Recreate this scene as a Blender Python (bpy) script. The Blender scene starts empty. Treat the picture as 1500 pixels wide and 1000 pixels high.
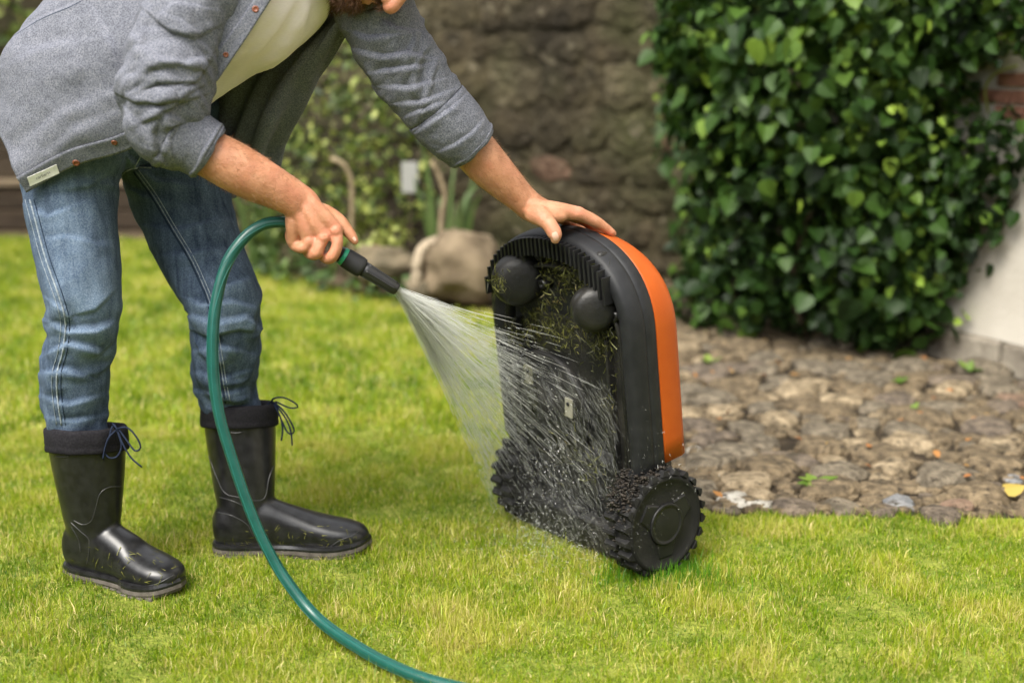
import bpy, bmesh, math, random
import numpy as np
from mathutils import Vector, Matrix, noise as mnoise
from mathutils.bvhtree import BVHTree

random.seed(7); RNG = np.random.default_rng(7)
R = math.radians
scene = bpy.context.scene
COL = scene.collection

# ------------------------------------------------------------------ camera
PW, PH, FPX = 1500.0, 1000.0, 2000.0
CAM_H, PITCH = 0.95, math.atan(430.0 / 2000.0)
cam_d = bpy.data.cameras.new('camera'); cam = bpy.data.objects.new('camera', cam_d); COL.objects.link(cam)
cam.location = (0, 0, CAM_H); cam.rotation_euler = (math.pi / 2 - PITCH, 0, 0)
cam_d.sensor_width = 36.0; cam_d.lens = FPX / PW * 36.0
cam_d.clip_start = 0.05; cam_d.clip_end = 500
cam_d.dof.use_dof = True; cam_d.dof.focus_distance = 2.36; cam_d.dof.aperture_fstop = 2.0
scene.camera = cam

# ------------------------------------------------------------------ sky, sun, exposure
SUN_AZ, SUN_EL = R(212), R(56)           # compass bearing the light comes from (0 = +Y), elevation
w = bpy.data.worlds.new('World'); scene.world = w; w.use_nodes = True
nt = w.node_tree; nt.nodes.clear()
sky = nt.nodes.new('ShaderNodeTexSky'); sky.sky_type = 'NISHITA'; sky.sun_disc = False
sky.sun_elevation = SUN_EL; sky.sun_rotation = SUN_AZ; sky.air_density = 1.0; sky.dust_density = 4.0
hs = nt.nodes.new('ShaderNodeHueSaturation'); hs.inputs['Saturation'].default_value = 0.14
bg = nt.nodes.new('ShaderNodeBackground'); bg.inputs['Strength'].default_value = 0.15
wo = nt.nodes.new('ShaderNodeOutputWorld')
nt.links.new(sky.outputs[0], hs.inputs['Color']); nt.links.new(hs.outputs[0], bg.inputs[0]); nt.links.new(bg.outputs[0], wo.inputs[0])
sun_d = bpy.data.lights.new('sun', 'SUN'); sun_d.energy = 1.5; sun_d.angle = R(32); sun_d.color = (1.0, 0.93, 0.80)
sun = bpy.data.objects.new('sun', sun_d); COL.objects.link(sun)
_sd = Vector((math.sin(SUN_AZ) * math.cos(SUN_EL), math.cos(SUN_AZ) * math.cos(SUN_EL), math.sin(SUN_EL)))
sun.rotation_euler = _sd.to_track_quat('Z', 'Y').to_euler(); sun.location = (-2, -2, 6)
vs = scene.view_settings; vs.view_transform = 'Standard'; vs.look = 'None'; vs.gamma = 1.0
vs.use_curve_mapping = False; vs.exposure = 1.5

# ------------------------------------------------------------------ pixel <-> place
_cp, _sp = math.cos(PITCH), math.sin(PITCH)
def ray(px, py):
    x = (px - 750.0) / FPX; y = (500.0 - py) / FPX
    return Vector((x, _cp + y * _sp, -_sp + y * _cp))
def at(px, py, Y):
    d = ray(px, py); k = Y / d.y
    return Vector((d.x * k, Y, CAM_H + d.z * k))
def gnd(px, py, z=0.0):
    d = ray(px, py); k = (z - CAM_H) / d.z
    return Vector((d.x * k, d.y * k, z))
def zdepth(p):
    return p[1] * _cp + (CAM_H - p[2]) * _sp
def proj(V):
    V = np.asarray(V); dz = V[:, 1] * _cp + (CAM_H - V[:, 2]) * _sp
    up = V[:, 1] * _sp + (V[:, 2] - CAM_H) * _cp
    return np.stack([750 + FPX * V[:, 0] / dz, 500 - FPX * up / dz], 1)
VIEW = np.array([0, _cp, -_sp])

# ------------------------------------------------------------------ numpy noise
_perm = np.random.default_rng(3).permutation(4096)
_val = np.random.default_rng(4).random(4096) * 2 - 1
def vnoise(P):
    P = np.asarray(P, float); I = np.floor(P).astype(np.int64); Fr = P - I
    U = Fr * Fr * Fr * (Fr * (Fr * 6 - 15) + 10)
    def h(dx, dy, dz):
        a = _perm[(I[:, 0] + dx) & 4095]; a = _perm[(a + I[:, 1] + dy) & 4095]; a = _perm[(a + I[:, 2] + dz) & 4095]
        return _val[a]
    x, y, z = U[:, 0], U[:, 1], U[:, 2]
    c00 = h(0,0,0)*(1-x)+h(1,0,0)*x; c10 = h(0,1,0)*(1-x)+h(1,1,0)*x
    c01 = h(0,0,1)*(1-x)+h(1,0,1)*x; c11 = h(0,1,1)*(1-x)+h(1,1,1)*x
    return (c00*(1-y)+c10*y)*(1-z)+(c01*(1-y)+c11*y)*z
def fbm(P, o=3):
    s = 0; a = 1.0; P = np.asarray(P, float)
    for i in range(o):
        s = s + a * vnoise(P + 17.3 * i); P = P * 2.03; a *= 0.5
    return s

# ------------------------------------------------------------------ objects
def tag(o, label=None, cat=None, group=None, kind=None):
    if label: o['label'] = label
    if cat: o['category'] = cat
    if group: o['group'] = group
    if kind: o['kind'] = kind
    return o
def empty(name, loc):
    o = bpy.data.objects.new(name, None); COL.objects.link(o); o.location = loc; o.empty_display_size = 0.1
    return o
def root_loc(o):
    l = Vector((0, 0, 0))
    while o is not None:
        l += o.location; o = o.parent
    return l
def mesh_from(name, V, Fc, smooth=True):
    me = bpy.data.meshes.new(name)
    V = np.asarray(V, float)
    if isinstance(Fc, np.ndarray):
        n, k = Fc.shape
        me.vertices.add(len(V)); me.vertices.foreach_set('co', V.astype(np.float32).ravel())
        me.loops.add(n * k); me.loops.foreach_set('vertex_index', Fc.astype(np.int32).ravel())
        me.polygons.add(n); me.polygons.foreach_set('loop_start', np.arange(0, n * k, k, dtype=np.int32))
        me.update(calc_edges=True); me.validate()
    else:
        me.from_pydata([tuple(v) for v in V], [], [tuple(int(i) for i in f) for f in Fc]); me.update()
    if smooth: me.polygons.foreach_set('use_smooth', [True] * len(me.polygons))
    return me
def obj(name, geo, mat, parent=None, smooth=True, kind=None):
    V, Fc = geo; V = np.asarray(V, float)
    base = np.array(root_loc(parent)) if parent is not None else np.zeros(3)
    me = mesh_from(name, V - base, Fc, smooth)
    o = bpy.data.objects.new(name, me); COL.objects.link(o)
    if mat is not None: me.materials.append(mat)
    if parent is not None: o.parent = parent
    if kind: o['kind'] = kind
    return o
def place(name, me, parent, M, mat=None):
    """link a shared mesh under a parent whose root stands unrotated; M is a world matrix"""
    o = bpy.data.objects.new(name, me); COL.objects.link(o)
    if parent is not None:
        o.parent = parent; M = Matrix.Translation(-root_loc(parent)) @ M
    o.matrix_local = M
    return o
def geo_join(*gs):
    V = []; Fc = []; n = 0
    for v, f in gs:
        v = np.asarray(v, float); V.append(v)
        Fc += [tuple(int(i) + n for i in q) for q in f]; n += len(v)
    return np.concatenate(V), Fc
def set_attr(o, name, vals):
    a = o.data.attributes.new(name, 'FLOAT', 'POINT'); a.data.foreach_set('value', np.asarray(vals, np.float32))

# ------------------------------------------------------------------ geometry
def catmull(C, n):
    """n points, evenly spaced in arc length, on a Catmull-Rom curve through rows of C (xyz first)"""
    C = np.asarray(C, float); k = len(C)
    if k == 2:
        t = np.linspace(0, 1, n)[:, None]; return C[0] * (1 - t) + C[1] * t
    E = np.vstack([2 * C[0] - C[1], C, 2 * C[-1] - C[-2]])
    out = []; m = 24
    for i in range(k - 1):
        p0, p1, p2, p3 = E[i:i + 4]; t = np.linspace(0, 1, m, endpoint=False)[:, None]
        out.append(0.5 * (2*p1 + (p2-p0)*t + (2*p0-5*p1+4*p2-p3)*t*t + (3*p1-p0-3*p2+p3)*t**3))
    out.append(C[-1:]); D = np.concatenate(out)
    s = np.concatenate([[0], np.cumsum(np.linalg.norm(np.diff(D[:, :3], axis=0), axis=1))])
    q = np.linspace(0, s[-1], n)
    return np.stack([np.interp(q, s, D[:, j]) for j in range(D.shape[1])], 1)
def nrm(a):
    return a / np.maximum(np.linalg.norm(a, axis=-1, keepdims=True), 1e-9)
def tube(C, nseg=48, nring=32, ref=VIEW, disp=None, cap=True, power=2.0):
    """loft: rows x,y,z,ra[,rb]; rb lies along ref, ra across it"""
    D = catmull(C, nseg); P = D[:, :3]; ra = D[:, 3]; rb = D[:, 4] if D.shape[1] > 4 else ra
    T = nrm(np.gradient(P, axis=0)); ref = np.asarray(ref, float)
    refs = np.broadcast_to(ref, P.shape) if ref.ndim == 1 else ref
    B = nrm(refs - (refs * T).sum(1, keepdims=True) * T); A = np.cross(T, B)
    th = np.linspace(0, 2 * math.pi, nring, endpoint=False)
    c = np.sign(np.cos(th)) * np.abs(np.cos(th)) ** (2 / power); s = np.sign(np.sin(th)) * np.abs(np.sin(th)) ** (2 / power)
    off = A[:, None] * (ra[:, None, None] * c[None, :, None]) + B[:, None] * (rb[:, None, None] * s[None, :, None])
    V = P[:, None] + off
    if disp is not None:
        t = np.linspace(0, 1, nseg)
        tt = np.repeat(t, nring); hh = np.tile(th, nseg); N = nrm(off).reshape(-1, 3)
        d = disp(tt, hh, V.reshape(-1, 3), N); V = V.reshape(-1, 3) + N * d[:, None]
    V = V.reshape(-1, 3); Fc = []
    for i in range(nseg - 1):
        for j in range(nring):
            j2 = (j + 1) % nring
            Fc.append((i*nring+j, i*nring+j2, (i+1)*nring+j2, (i+1)*nring+j))
    if cap:
        Fc.append(tuple(range(nring))[::-1]); Fc.append(tuple((nseg-1)*nring + j for j in range(nring)))
    return V, Fc
def pxc(rows):
    """rows px,py,Y,half-width px[,depth ratio] -> x,y,z,ra,rb in metres"""
    out = []
    for r in rows:
        p = at(r[0], r[1], r[2]); m = zdepth(p) / FPX
        out.append([p.x, p.y, p.z, r[3] * m, r[3] * m * (r[4] if len(r) > 4 else 1.0)])
    return np.array(out)
def wire(P, r, nring=6, nseg=None, taper=False):
    P = np.asarray(P, float); n = nseg or max(8, len(P) * 4)
    C = np.hstack([P, np.full((len(P), 1), r)])
    if taper: C[:, 3] *= np.linspace(1, 0.4, len(P))
    return tube(C, n, nring, ref=np.array([0.13, 0.31, 0.94]))
def ball(c, r, nu=20, nv=14, M=None):
    V = []; Fc = []; r = np.broadcast_to(np.asarray(r, float), (3,))
    for i in range(nv + 1):
        a = math.pi * i / nv
        for j in range(nu):
            b = 2 * math.pi * j / nu
            V.append((r[0]*math.sin(a)*math.cos(b), r[1]*math.sin(a)*math.sin(b), r[2]*math.cos(a)))
    for i in range(nv):
        for j in range(nu):
            j2 = (j + 1) % nu; Fc.append((i*nu+j, (i+1)*nu+j, (i+1)*nu+j2, i*nu+j2))
    V = np.array(V)
    if M is not None: V = V @ np.asarray(M, float).T
    return V + np.asarray(c, float), Fc
def fuse(geos, voxel, smooth=4, fac=0.5):
    V, Fc = geo_join(*geos)
    me = mesh_from('tmp', V, Fc); o = bpy.data.objects.new('tmp', me); COL.objects.link(o)
    m = o.modifiers.new('r', 'REMESH'); m.mode = 'VOXEL'; m.voxel_size = voxel; m.use_smooth_shade = True
    if smooth:
        s = o.modifiers.new('s', 'SMOOTH'); s.factor = fac; s.iterations = smooth
    dg = bpy.context.evaluated_depsgraph_get(); e = o.evaluated_get(dg); q = e.to_mesh()
    n = len(q.vertices); co = np.empty(n * 3, np.float32); q.vertices.foreach_get('co', co)
    nl = len(q.loops); li = np.empty(nl, np.int32); q.loops.foreach_get('vertex_index', li)
    nv = np.empty(n * 3, np.float32); q.vertices.foreach_get('normal', nv)
    ok = nl == 4 * len(q.polygons)
    if ok: Fo = li.reshape(-1, 4)
    else: Fo = [tuple(p.vertices) for p in q.polygons]
    e.to_mesh_clear(); bpy.data.objects.remove(o); bpy.data.meshes.remove(me)
    return co.reshape(-1, 3).astype(float), Fo, nv.reshape(-1, 3).astype(float)
def bvh_of(geo):
    return BVHTree.FromPolygons([tuple(v) for v in geo[0]], [tuple(int(i) for i in f) for f in geo[1]])
CAMP = Vector((0, 0, CAM_H))
def hit(bvh, px, py):
    d = ray(px, py).normalized(); l, n, i, dist = bvh.ray_cast(CAMP, d)
    if l is None: return None, None
    if n.dot(d) > 0: n = -n
    return l, n
def drape(bvh, pts, off=0.0, n=24):
    """pixel polyline laid onto a surface"""
    Q = catmull(np.array([(p[0], p[1], 0) for p in pts], float), n); out = []; ns = []
    for q in Q:
        l, nn = hit(bvh, q[0], q[1])
        if l is not None: out.append(np.array(l + nn * off)); ns.append(np.array(nn))
    return np.array(out), np.array(ns)
def polydist(Q, line):
    L = np.asarray(line, float); best = np.full(len(Q), 1e9); side = np.zeros(len(Q)); par = np.zeros(len(Q)); m = len(L) - 1
    for i in range(m):
        a, b = L[i], L[i+1]; ab = b - a; t = np.clip(((Q - a) @ ab) / (ab @ ab), 0, 1)
        D = Q - (a + t[:, None] * ab); d = np.hypot(D[:, 0], D[:, 1]); cr = ab[0]*D[:, 1] - ab[1]*D[:, 0]
        k = d < best; best[k] = d[k]; side[k] = np.sign(cr[k]); par[k] = (i + t[k]) / m
    return best, side, par
def strokes(V, N, items, scale=1.0):
    """folds drawn along pixel polylines as real relief: (polyline, amp m, width px) valley with a ridge on its + side"""
    Q = proj(V); face = np.clip(-(N @ VIEW) * 2.5, 0, 1); d = np.zeros(len(V))
    for line, amp, wd in items:
        dist, side, par = polydist(Q, line); env = np.sin(np.clip(par, 0.04, 0.96) * math.pi) ** 0.6
        x = dist * side / wd
        st = .5 * (1 + np.tanh(x / .33)); d += scale * .95 * amp * env * (st * np.exp(-np.maximum(x, 0) / 2.1) - (1 - st) * .6 * np.exp(np.minimum(x, 0) / 1.1))
    return d * face
def box(c, h, M=None, bevel=0.0):
    bm = bmesh.new(); bmesh.ops.create_cube(bm, size=2.0)
    for v in bm.verts: v.co = Vector((v.co.x*h[0], v.co.y*h[1], v.co.z*h[2]))
    if bevel > 0: bmesh.ops.bevel(bm, geom=list(bm.edges), offset=bevel, segments=2, affect='EDGES', profile=0.6)
    bm.verts.ensure_lookup_table(); V = np.array([v.co[:] for v in bm.verts]); Fc = [tuple(v.index for v in f.verts) for f in bm.faces]
    bm.free()
    if M is not None: V = V @ np.asarray(M, float).T
    return V + np.asarray(c, float), Fc

# ------------------------------------------------------------------ materials
def mat(name, col, rough=0.6, spec=0.5, noise=None, col2=None, bump=None, coat=0.0, sss=0.0, ramp=(0.35, 0.65), detail=6.0,
        extra=None, coords='Object', stretch=None, metallic=0.0):
    m = bpy.data.materials.new(name); m.use_nodes = True; n = m.node_tree; b = n.nodes['Principled BSDF']
    b.inputs['Base Color'].default_value = (*col, 1); b.inputs['Roughness'].default_value = rough
    b.inputs['Specular IOR Level'].default_value = spec; b.inputs['Coat Weight'].default_value = coat; b.inputs['Metallic'].default_value = metallic
    if sss:
        b.inputs['Subsurface Weight'].default_value = sss; b.inputs['Subsurface Radius'].default_value = (0.012, 0.005, 0.003); b.inputs['Subsurface Scale'].default_value = 0.6
    src = n.nodes.new('ShaderNodeNewGeometry').outputs['Position'] if coords == 'Position' else n.nodes.new('ShaderNodeTexCoord').outputs[coords]
    if stretch:
        mp = n.nodes.new('ShaderNodeMapping'); mp.inputs['Scale'].default_value = stretch; n.links.new(src, mp.inputs[0]); src = mp.outputs[0]
    cur = None
    if noise and col2:
        t = n.nodes.new('ShaderNodeTexNoise'); t.inputs['Scale'].default_value = noise; t.inputs['Detail'].default_value = detail; n.links.new(src, t.inputs['Vector'])
        r = n.nodes.new('ShaderNodeValToRGB'); r.color_ramp.elements[0].position = ramp[0]; r.color_ramp.elements[1].position = ramp[1]
        r.color_ramp.elements[0].color = (*col, 1); r.color_ramp.elements[1].color = (*col2, 1)
        n.links.new(t.outputs['Fac'], r.inputs[0]); n.links.new(r.outputs[0], b.inputs['Base Color']); cur = r.outputs[0]
    if bump:
        t2 = n.nodes.new('ShaderNodeTexNoise'); t2.inputs['Scale'].default_value = bump[0]; t2.inputs['Detail'].default_value = 5; n.links.new(src, t2.inputs['Vector'])
        bp = n.nodes.new('ShaderNodeBump'); bp.inputs['Strength'].default_value = bump[1]; bp.inputs['Distance'].default_value = bump[2]
        n.links.new(t2.outputs['Fac'], bp.inputs['Height']); n.links.new(bp.outputs[0], b.inputs['Normal'])
    if extra: extra(n, b, src, cur)
    return m
def mixcol(n, a, bcol, fac, mode='MIX'):
    x = n.nodes.new('ShaderNodeMix'); x.data_type = 'RGBA'; x.blend_type = mode
    for sock, v in ((x.inputs[6], a), (x.inputs[7], bcol)):
        if isinstance(v, tuple): sock.default_value = (*v, 1)
        else: n.links.new(v, sock)
    if isinstance(fac, (int, float)): x.inputs[0].default_value = fac
    else: n.links.new(fac, x.inputs[0])
    return x.outputs[2]
def noise_fac(n, src, scale, lo, hi, detail=4.0, stretch=None):
    if stretch:
        mp = n.nodes.new('ShaderNodeMapping'); mp.inputs['Scale'].default_value = stretch; n.links.new(src, mp.inputs[0]); src = mp.outputs[0]
    t = n.nodes.new('ShaderNodeTexNoise'); t.inputs['Scale'].default_value = scale; t.inputs['Detail'].default_value = detail; n.links.new(src, t.inputs['Vector'])
    r = n.nodes.new('ShaderNodeMapRange'); r.inputs[1].default_value = lo; r.inputs[2].default_value = hi; n.links.new(t.outputs['Fac'], r.inputs[0])
    return r.outputs[0]
def attr_fac(n, name):
    a = n.nodes.new('ShaderNodeAttribute'); a.attribute_name = name; return a.outputs['Fac']
def leafmat(name, cols, rough=0.45, trans=0.35, attr='tint', spec=0.4):
    """leaf or blade: a colour ramp over a per-leaf tint, with light passing through"""
    m = bpy.data.materials.new(name); m.use_nodes = True; n = m.node_tree; b = n.nodes['Principled BSDF']; out = n.nodes['Material Output']
    a = attr_fac(n, attr); r = n.nodes.new('ShaderNodeValToRGB'); e = r.color_ramp.elements
    while len(e) < len(cols): e.new(0.5)
    for i, c in enumerate(cols): e[i].position = i / (len(cols) - 1); e[i].color = (*c, 1)
    n.links.new(a, r.inputs[0]); n.links.new(r.outputs[0], b.inputs['Base Color'])
    b.inputs['Roughness'].default_value = rough; b.inputs['Specular IOR Level'].default_value = spec
    t = n.nodes.new('ShaderNodeBsdfTranslucent'); n.links.new(r.outputs[0], t.inputs[0])
    mx = n.nodes.new('ShaderNodeMixShader'); mx.inputs[0].default_value = trans
    n.links.new(b.outputs[0], mx.inputs[1]); n.links.new(t.outputs[0], mx.inputs[2]); n.links.new(mx.outputs[0], out.inputs[0])
    return m
# ================================================================== SETTING
def poly_sheet(name, pts, z, m, label=None):
    o = obj(name, (np.array([(x, y, z) for x, y in pts]), [tuple(range(len(pts)))]), m, smooth=False); o['kind'] = 'structure'
    return o
def inpoly(X, Y, pts):
    c = np.zeros(len(X), bool); n = len(pts); j = n - 1
    for i in range(n):
        xi, yi = pts[i]; xj, yj = pts[j]
        k = ((yi > Y) != (yj > Y)) & (X < (xj - xi) * (Y - yi) / (yj - yi + 1e-12) + xi)
        c ^= k; j = i
    return c
M_soil = mat('soil', (0.045, 0.032, 0.02), 0.95, 0.2, 14, (0.11, 0.08, 0.05), bump=(40, 0.8, 0.02))
M_bed = mat('cobble_soil', (0.014, 0.010, 0.006), 0.95, 0.2, 22, (0.042, 0.031, 0.019), bump=(60, 0.8, 0.015))
M_turf = mat('turf', (0.11, 0.15, 0.014), 0.9, 0.2, 18, (0.22, 0.24, 0.04), bump=(90, 0.8, 0.02))
poly_sheet('ground', [(-90, -90), (90, -90), (90, 90), (-90, 90)], -0.006, M_soil)
LAWN = [(-5, -1.0), (5, -1.0), (5, 2.62), (2.2, 2.64), (1.3, 2.66), (0.8, 2.70), (0.42, 2.71), (0.30, 3.2), (0.24, 4.7), (-0.3, 4.98), (-0.75, 5.45), (-1.25, 6.1), (-1.75, 6.85), (-5, 7.08)]
COB = [(5, 2.62), (2.2, 2.64), (1.3, 2.66), (0.8, 2.70), (0.42, 2.71), (0.30, 3.2), (0.24, 5.2), (0.9, 5.4), (5, 5.4)]
poly_sheet('lawn', LAWN, 0.0, M_turf)
cobbles = poly_sheet('cobble_path', COB, 0.0, M_bed)

# ---- grass: every blade is a small curved strip
def blades(X, Y, h, wd, tint, lean=0.9, z0=-0.004):
    n = len(X); a = RNG.random(n) * 6.283; b = RNG.random(n) * 6.283
    l = np.abs(RNG.normal(0, lean, n)); l = np.clip(l, 0.08, 1.6)
    dx, dy = np.cos(a), np.sin(a); sx, sy = np.cos(b) * wd / 2, np.sin(b) * wd / 2
    out1 = np.sin(l * 0.55) * h * 0.5; up1 = np.cos(l * 0.55) * h * 0.5
    out2 = out1 + np.sin(np.minimum(l * 1.35, 1.75)) * h * 0.5; up2 = up1 + np.cos(np.minimum(l * 1.35, 1.75)) * h * 0.5
    V = np.empty((n, 5, 3)); z = np.full(n, z0)
    V[:, 0] = np.stack([X - sx, Y - sy, z], 1); V[:, 1] = np.stack([X + sx, Y + sy, z], 1)
    V[:, 2] = np.stack([X + sx*.85 + dx*out1, Y + sy*.85 + dy*out1, z + up1], 1); V[:, 3] = np.stack([X - sx*.85 + dx*out1, Y - sy*.85 + dy*out1, z + up1], 1)
    V[:, 4] = np.stack([X + dx*out2, Y + dy*out2, z + np.maximum(up2, 0.004)], 1)
    k = np.arange(n)[:, None] * 5
    F4 = k + np.array([[0, 1, 2, 3]]); F3 = k + np.array([[3, 2, 4]])
    return V.reshape(-1, 3), F4, F3, np.repeat(tint, 5)
def blade_obj(name, X, Y, h, wd, tint, m, **kw):
    V, F4, F3, t = blades(X, Y, h, wd, tint, **kw)
    me = bpy.data.meshes.new(name); n = len(F4)
    me.vertices.add(len(V)); me.vertices.foreach_set('co', V.astype(np.float32).ravel())
    li = np.hstack([F4, F3]).astype(np.int32).ravel(); me.loops.add(len(li)); me.loops.foreach_set('vertex_index', li)
    st = (np.arange(n)[:, None] * 7 + np.array([[0, 4]])).astype(np.int32).ravel()
    me.polygons.add(2 * n); me.polygons.foreach_set('loop_start', st); me.update(calc_edges=True)
    o = bpy.data.objects.new(name, me); COL.objects.link(o); me.materials.append(m); set_attr(o, 'tint', np.clip(t, 0, 1)); o['kind'] = 'stuff'
    return o
M_grass = leafmat('grass_blade', [(0.060, 0.13, 0.003), (0.165, 0.265, 0.006), (0.31, 0.385, 0.014), (0.50, 0.46, 0.10), (0.64, 0.53, 0.25)], 0.42, 0.4, spec=0.45)
def lawn_pts(n, x0, x1, y0, y1, wide):
    """even scatter, kept where the lawn and a generous view wedge overlap"""
    X = RNG.random(n) * (x1 - x0) + x0; Y = RNG.random(n) * (y1 - y0) + y0
    edge = 0.02 * vnoise(np.stack([X * 9, Y * 9, X * 0], 1))
    k = inpoly(X + edge, Y + edge, LAWN) & (np.abs(X) < Y * wide + 0.15)
    X, Y = X[k], Y[k]; thin = fbm(np.stack([X * 14, Y * 14, X * 0 + 3], 1), 2) + .5 * vnoise(np.stack([X * 45, Y * 45, X * 0], 1)); k = RNG.random(len(X)) < np.clip(.80 + .55 * thin, .22, 1)
    return X[k], Y[k]
def lawn_tint(X, Y, dry=0.22):
    big = fbm(np.stack([X * 2.6, Y * 2.6, X * 0], 1), 2); mid = fbm(np.stack([X * 10, Y * 10, X * 0 + 5], 1), 2)
    t = 0.37 + 0.12 * big + 0.22 * mid + RNG.normal(0, 0.13, len(X))
    d = RNG.random(len(X)) < dry + 0.12 * mid
    t[d] = 0.62 + RNG.random(d.sum()) * 0.38
    return np.clip(t, 0, 0.999), mid
gx, gy = lawn_pts(620000, -1.7, 1.7, 1.55, 3.3, 0.46); tn, md = lawn_tint(gx, gy)
hh = (0.014 + 0.013 * RNG.random(len(gx))) * (1 + 0.45 * md); lng = RNG.random(len(gx)) < 0.05; hh[lng] *= 1.5
gw_ = 0.0009 + 0.0011 * RNG.random(len(gx)); gw_[RNG.random(len(gx)) < .07] = .0028
NEAR = (gx, gy, hh, gw_, tn)
fx, fy = lawn_pts(280000, -3.2, 1.2, 3.3, 7.1, 0.47); tn2, md2 = lawn_tint(fx, fy, 0.2)
# the lawn goes on beyond the picture, a little thinner
ox, oy = lawn_pts(420000, -4.6, 3.4, 0.9, 7.1, 2.2); k = (np.abs(ox) > oy * .46 + .13) | (oy < 1.56); ox, oy = ox[k], oy[k]; tn3, md3 = lawn_tint(ox, oy)
GX = np.concatenate([gx, fx, ox]); GY = np.concatenate([gy, fy, oy])
GH = np.concatenate([hh, 0.026 + 0.02 * RNG.random(len(fx)), .022 + .02 * RNG.random(len(ox))]); GW = np.concatenate([NEAR[3], 0.0026 + 0.0016 * RNG.random(len(fx)), .0028 + .0016 * RNG.random(len(ox))])
print('blades', len(GX))
blade_obj('lawn_grass', GX, GY, GH, GW, np.concatenate([tn, tn2, tn3]), M_grass, lean=1.0)
tag(bpy.data.objects['lawn_grass'], 'short sunlit yellow green grass covering the lawn', 'grass')

# ---- cobbles
def stone_mesh(name, seed, k=9, sharp=0.5):
    r = np.random.default_rng(seed); th = np.sort((np.arange(k) + r.uniform(-.3, .3, k)) / k * 6.283); rad = 1 + r.uniform(-.22, .18, k)
    V = []
    for z, s in ((-0.9, 0.95), (0.35, 1.0), (0.80 + 0.1 * r.random(), 0.80)):
        for i in range(k):
            V.append((math.cos(th[i]) * rad[i] * s * (1 + r.uniform(-.07, .07)), math.sin(th[i]) * rad[i] * s * (1 + r.uniform(-.07, .07)), z + r.uniform(-.16, .16)))
    V.append((r.uniform(-.2, .2), r.uniform(-.2, .2), 0.95)); Fc = []
    for a in range(2):
        for i in range(k): Fc.append((a*k+i, a*k+(i+1) % k, (a+1)*k+(i+1) % k, (a+1)*k+i))
    for i in range(k): Fc.append((2*k+i, 2*k+(i+1) % k, 3*k))
    return mesh_from(name, V, Fc, True)
def stonemat(name, c1, c2, s=26, rough=0.85):
    def ex(n, b, src, cur):
        d = noise_fac(n, src, 16, .55, .75, 6); c = mixcol(n, cur, (0.045, 0.035, 0.021), d); d2 = noise_fac(n, src, 60, .56, .70, 3); c = mixcol(n, c, (0.032, 0.024, 0.015), d2); n.links.new(c, b.inputs['Base Color'])
    return mat(name, c1, rough, 0.3, 38, c2, bump=(48, 1.0, 0.02), detail=8, coords='Position', extra=ex)
SM = [stonemat('cobble_brown', (0.064, 0.047, 0.027), (0.18, 0.135, 0.080)), stonemat('cobble_grey', (0.066, 0.054, 0.037), (0.185, 0.153, 0.108)),
      stonemat('cobble_tan', (0.13, 0.098, 0.058), (0.30, 0.235, 0.148)), stonemat('cobble_dark', (0.06, 0.047, 0.036), (0.16, 0.125, 0.09)),
      stonemat('cobble_red', (0.12, 0.075, 0.05), (0.21, 0.142, 0.098)), stonemat('cobble_pale', (0.26, 0.24, 0.20), (0.42, 0.40, 0.35)),
      stonemat('cobble_slate', (0.11, 0.115, 0.12), (0.24, 0.24, 0.24))]
SMESH = {}
for mi, mm in enumerate(SM):
    for v in range(5):
        me = stone_mesh('cobble', 100 + mi * 11 + v); me.materials.append(mm); SMESH[mi, v] = me
HP, HD = np.array([1.366, 4.13]), np.array([0.453, -0.891])      # the white house wall: a foot point and its run towards us
HN = np.array([-0.891, -0.453])
def house_side(x, y):
    return (np.array([x, y]) - HP) @ HN                                # > 0 on the garden side
sites = []
fixed = [(1018, 662, .021, 5), (1075, 735, .04, 5), (1112, 742, .03, 5), (1400, 745, .042, 4), (1290, 612, .035, 2), (1463, 655, .045, 2), (1310, 690, .05, 2),
         (1290, 705, .035, 2), (1165, 748, .05, 3), (1320, 740, .04, 6), (1485, 705, .03, 6), (1375, 760, .05, 3), (1335, 655, .07, 2), (1060, 605, .05, 2), (1495, 590, .06, 4),
         (1440, 548, .10, 1), (1330, 545, .08, 1), (1230, 590, .06, 2), (1010, 610, .06, 2)]
for px, py, r, mi in fixed:
    g = gnd(px, py); sites.append((g.x, g.y, r, mi))
def try_sites(n, r0, r1, gap):
    for _ in range(n):
        x = random.uniform(0.22, 2.0); y = random.uniform(2.66, 4.7); r = random.uniform(r0, r1)
        if not inpoly(np.array([x]), np.array([y]), COB)[0] or house_side(x, y) < r * 0.9 or x > 0.43 * y + 0.2: continue
        if all((x-a)**2 + ((y-b)*1.25)**2 > ((r+q)*gap)**2 for a, b, q, _ in sites): sites.append((x, y, r, random.choices([0, 1, 2, 3, 4], [6, 8, 4, 3, .5])[0]))
try_sites(260, .06, .08, .92); try_sites(2000, .042, .058, .92); try_sites(5000, .024, .038, .94)
sites.sort(key=lambda s: -s[2] / s[1])
far_v = []
for i, (x, y, r, mi) in enumerate(sites):
    M = Matrix.Translation((x, y, 0.002 + 0.02 * r)) @ Matrix.Rotation(random.uniform(0, 6.28), 4, 'Z') @ Matrix.Rotation(random.uniform(-.14, .14), 4, 'X') @ Matrix.Diagonal((r * random.uniform(1.0, 1.3), r * random.uniform(.75, .95), r * random.uniform(.26, .42), 1))
    if i < 295: place('cobble', SMESH[mi, random.randrange(5)], cobbles, M)
    else:
        me = SMESH[mi, random.randrange(5)]; Vv = np.array([(M @ v.co)[:] for v in me.vertices]); far_v.append((Vv, [tuple(p.vertices) for p in me.polygons]))
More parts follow.
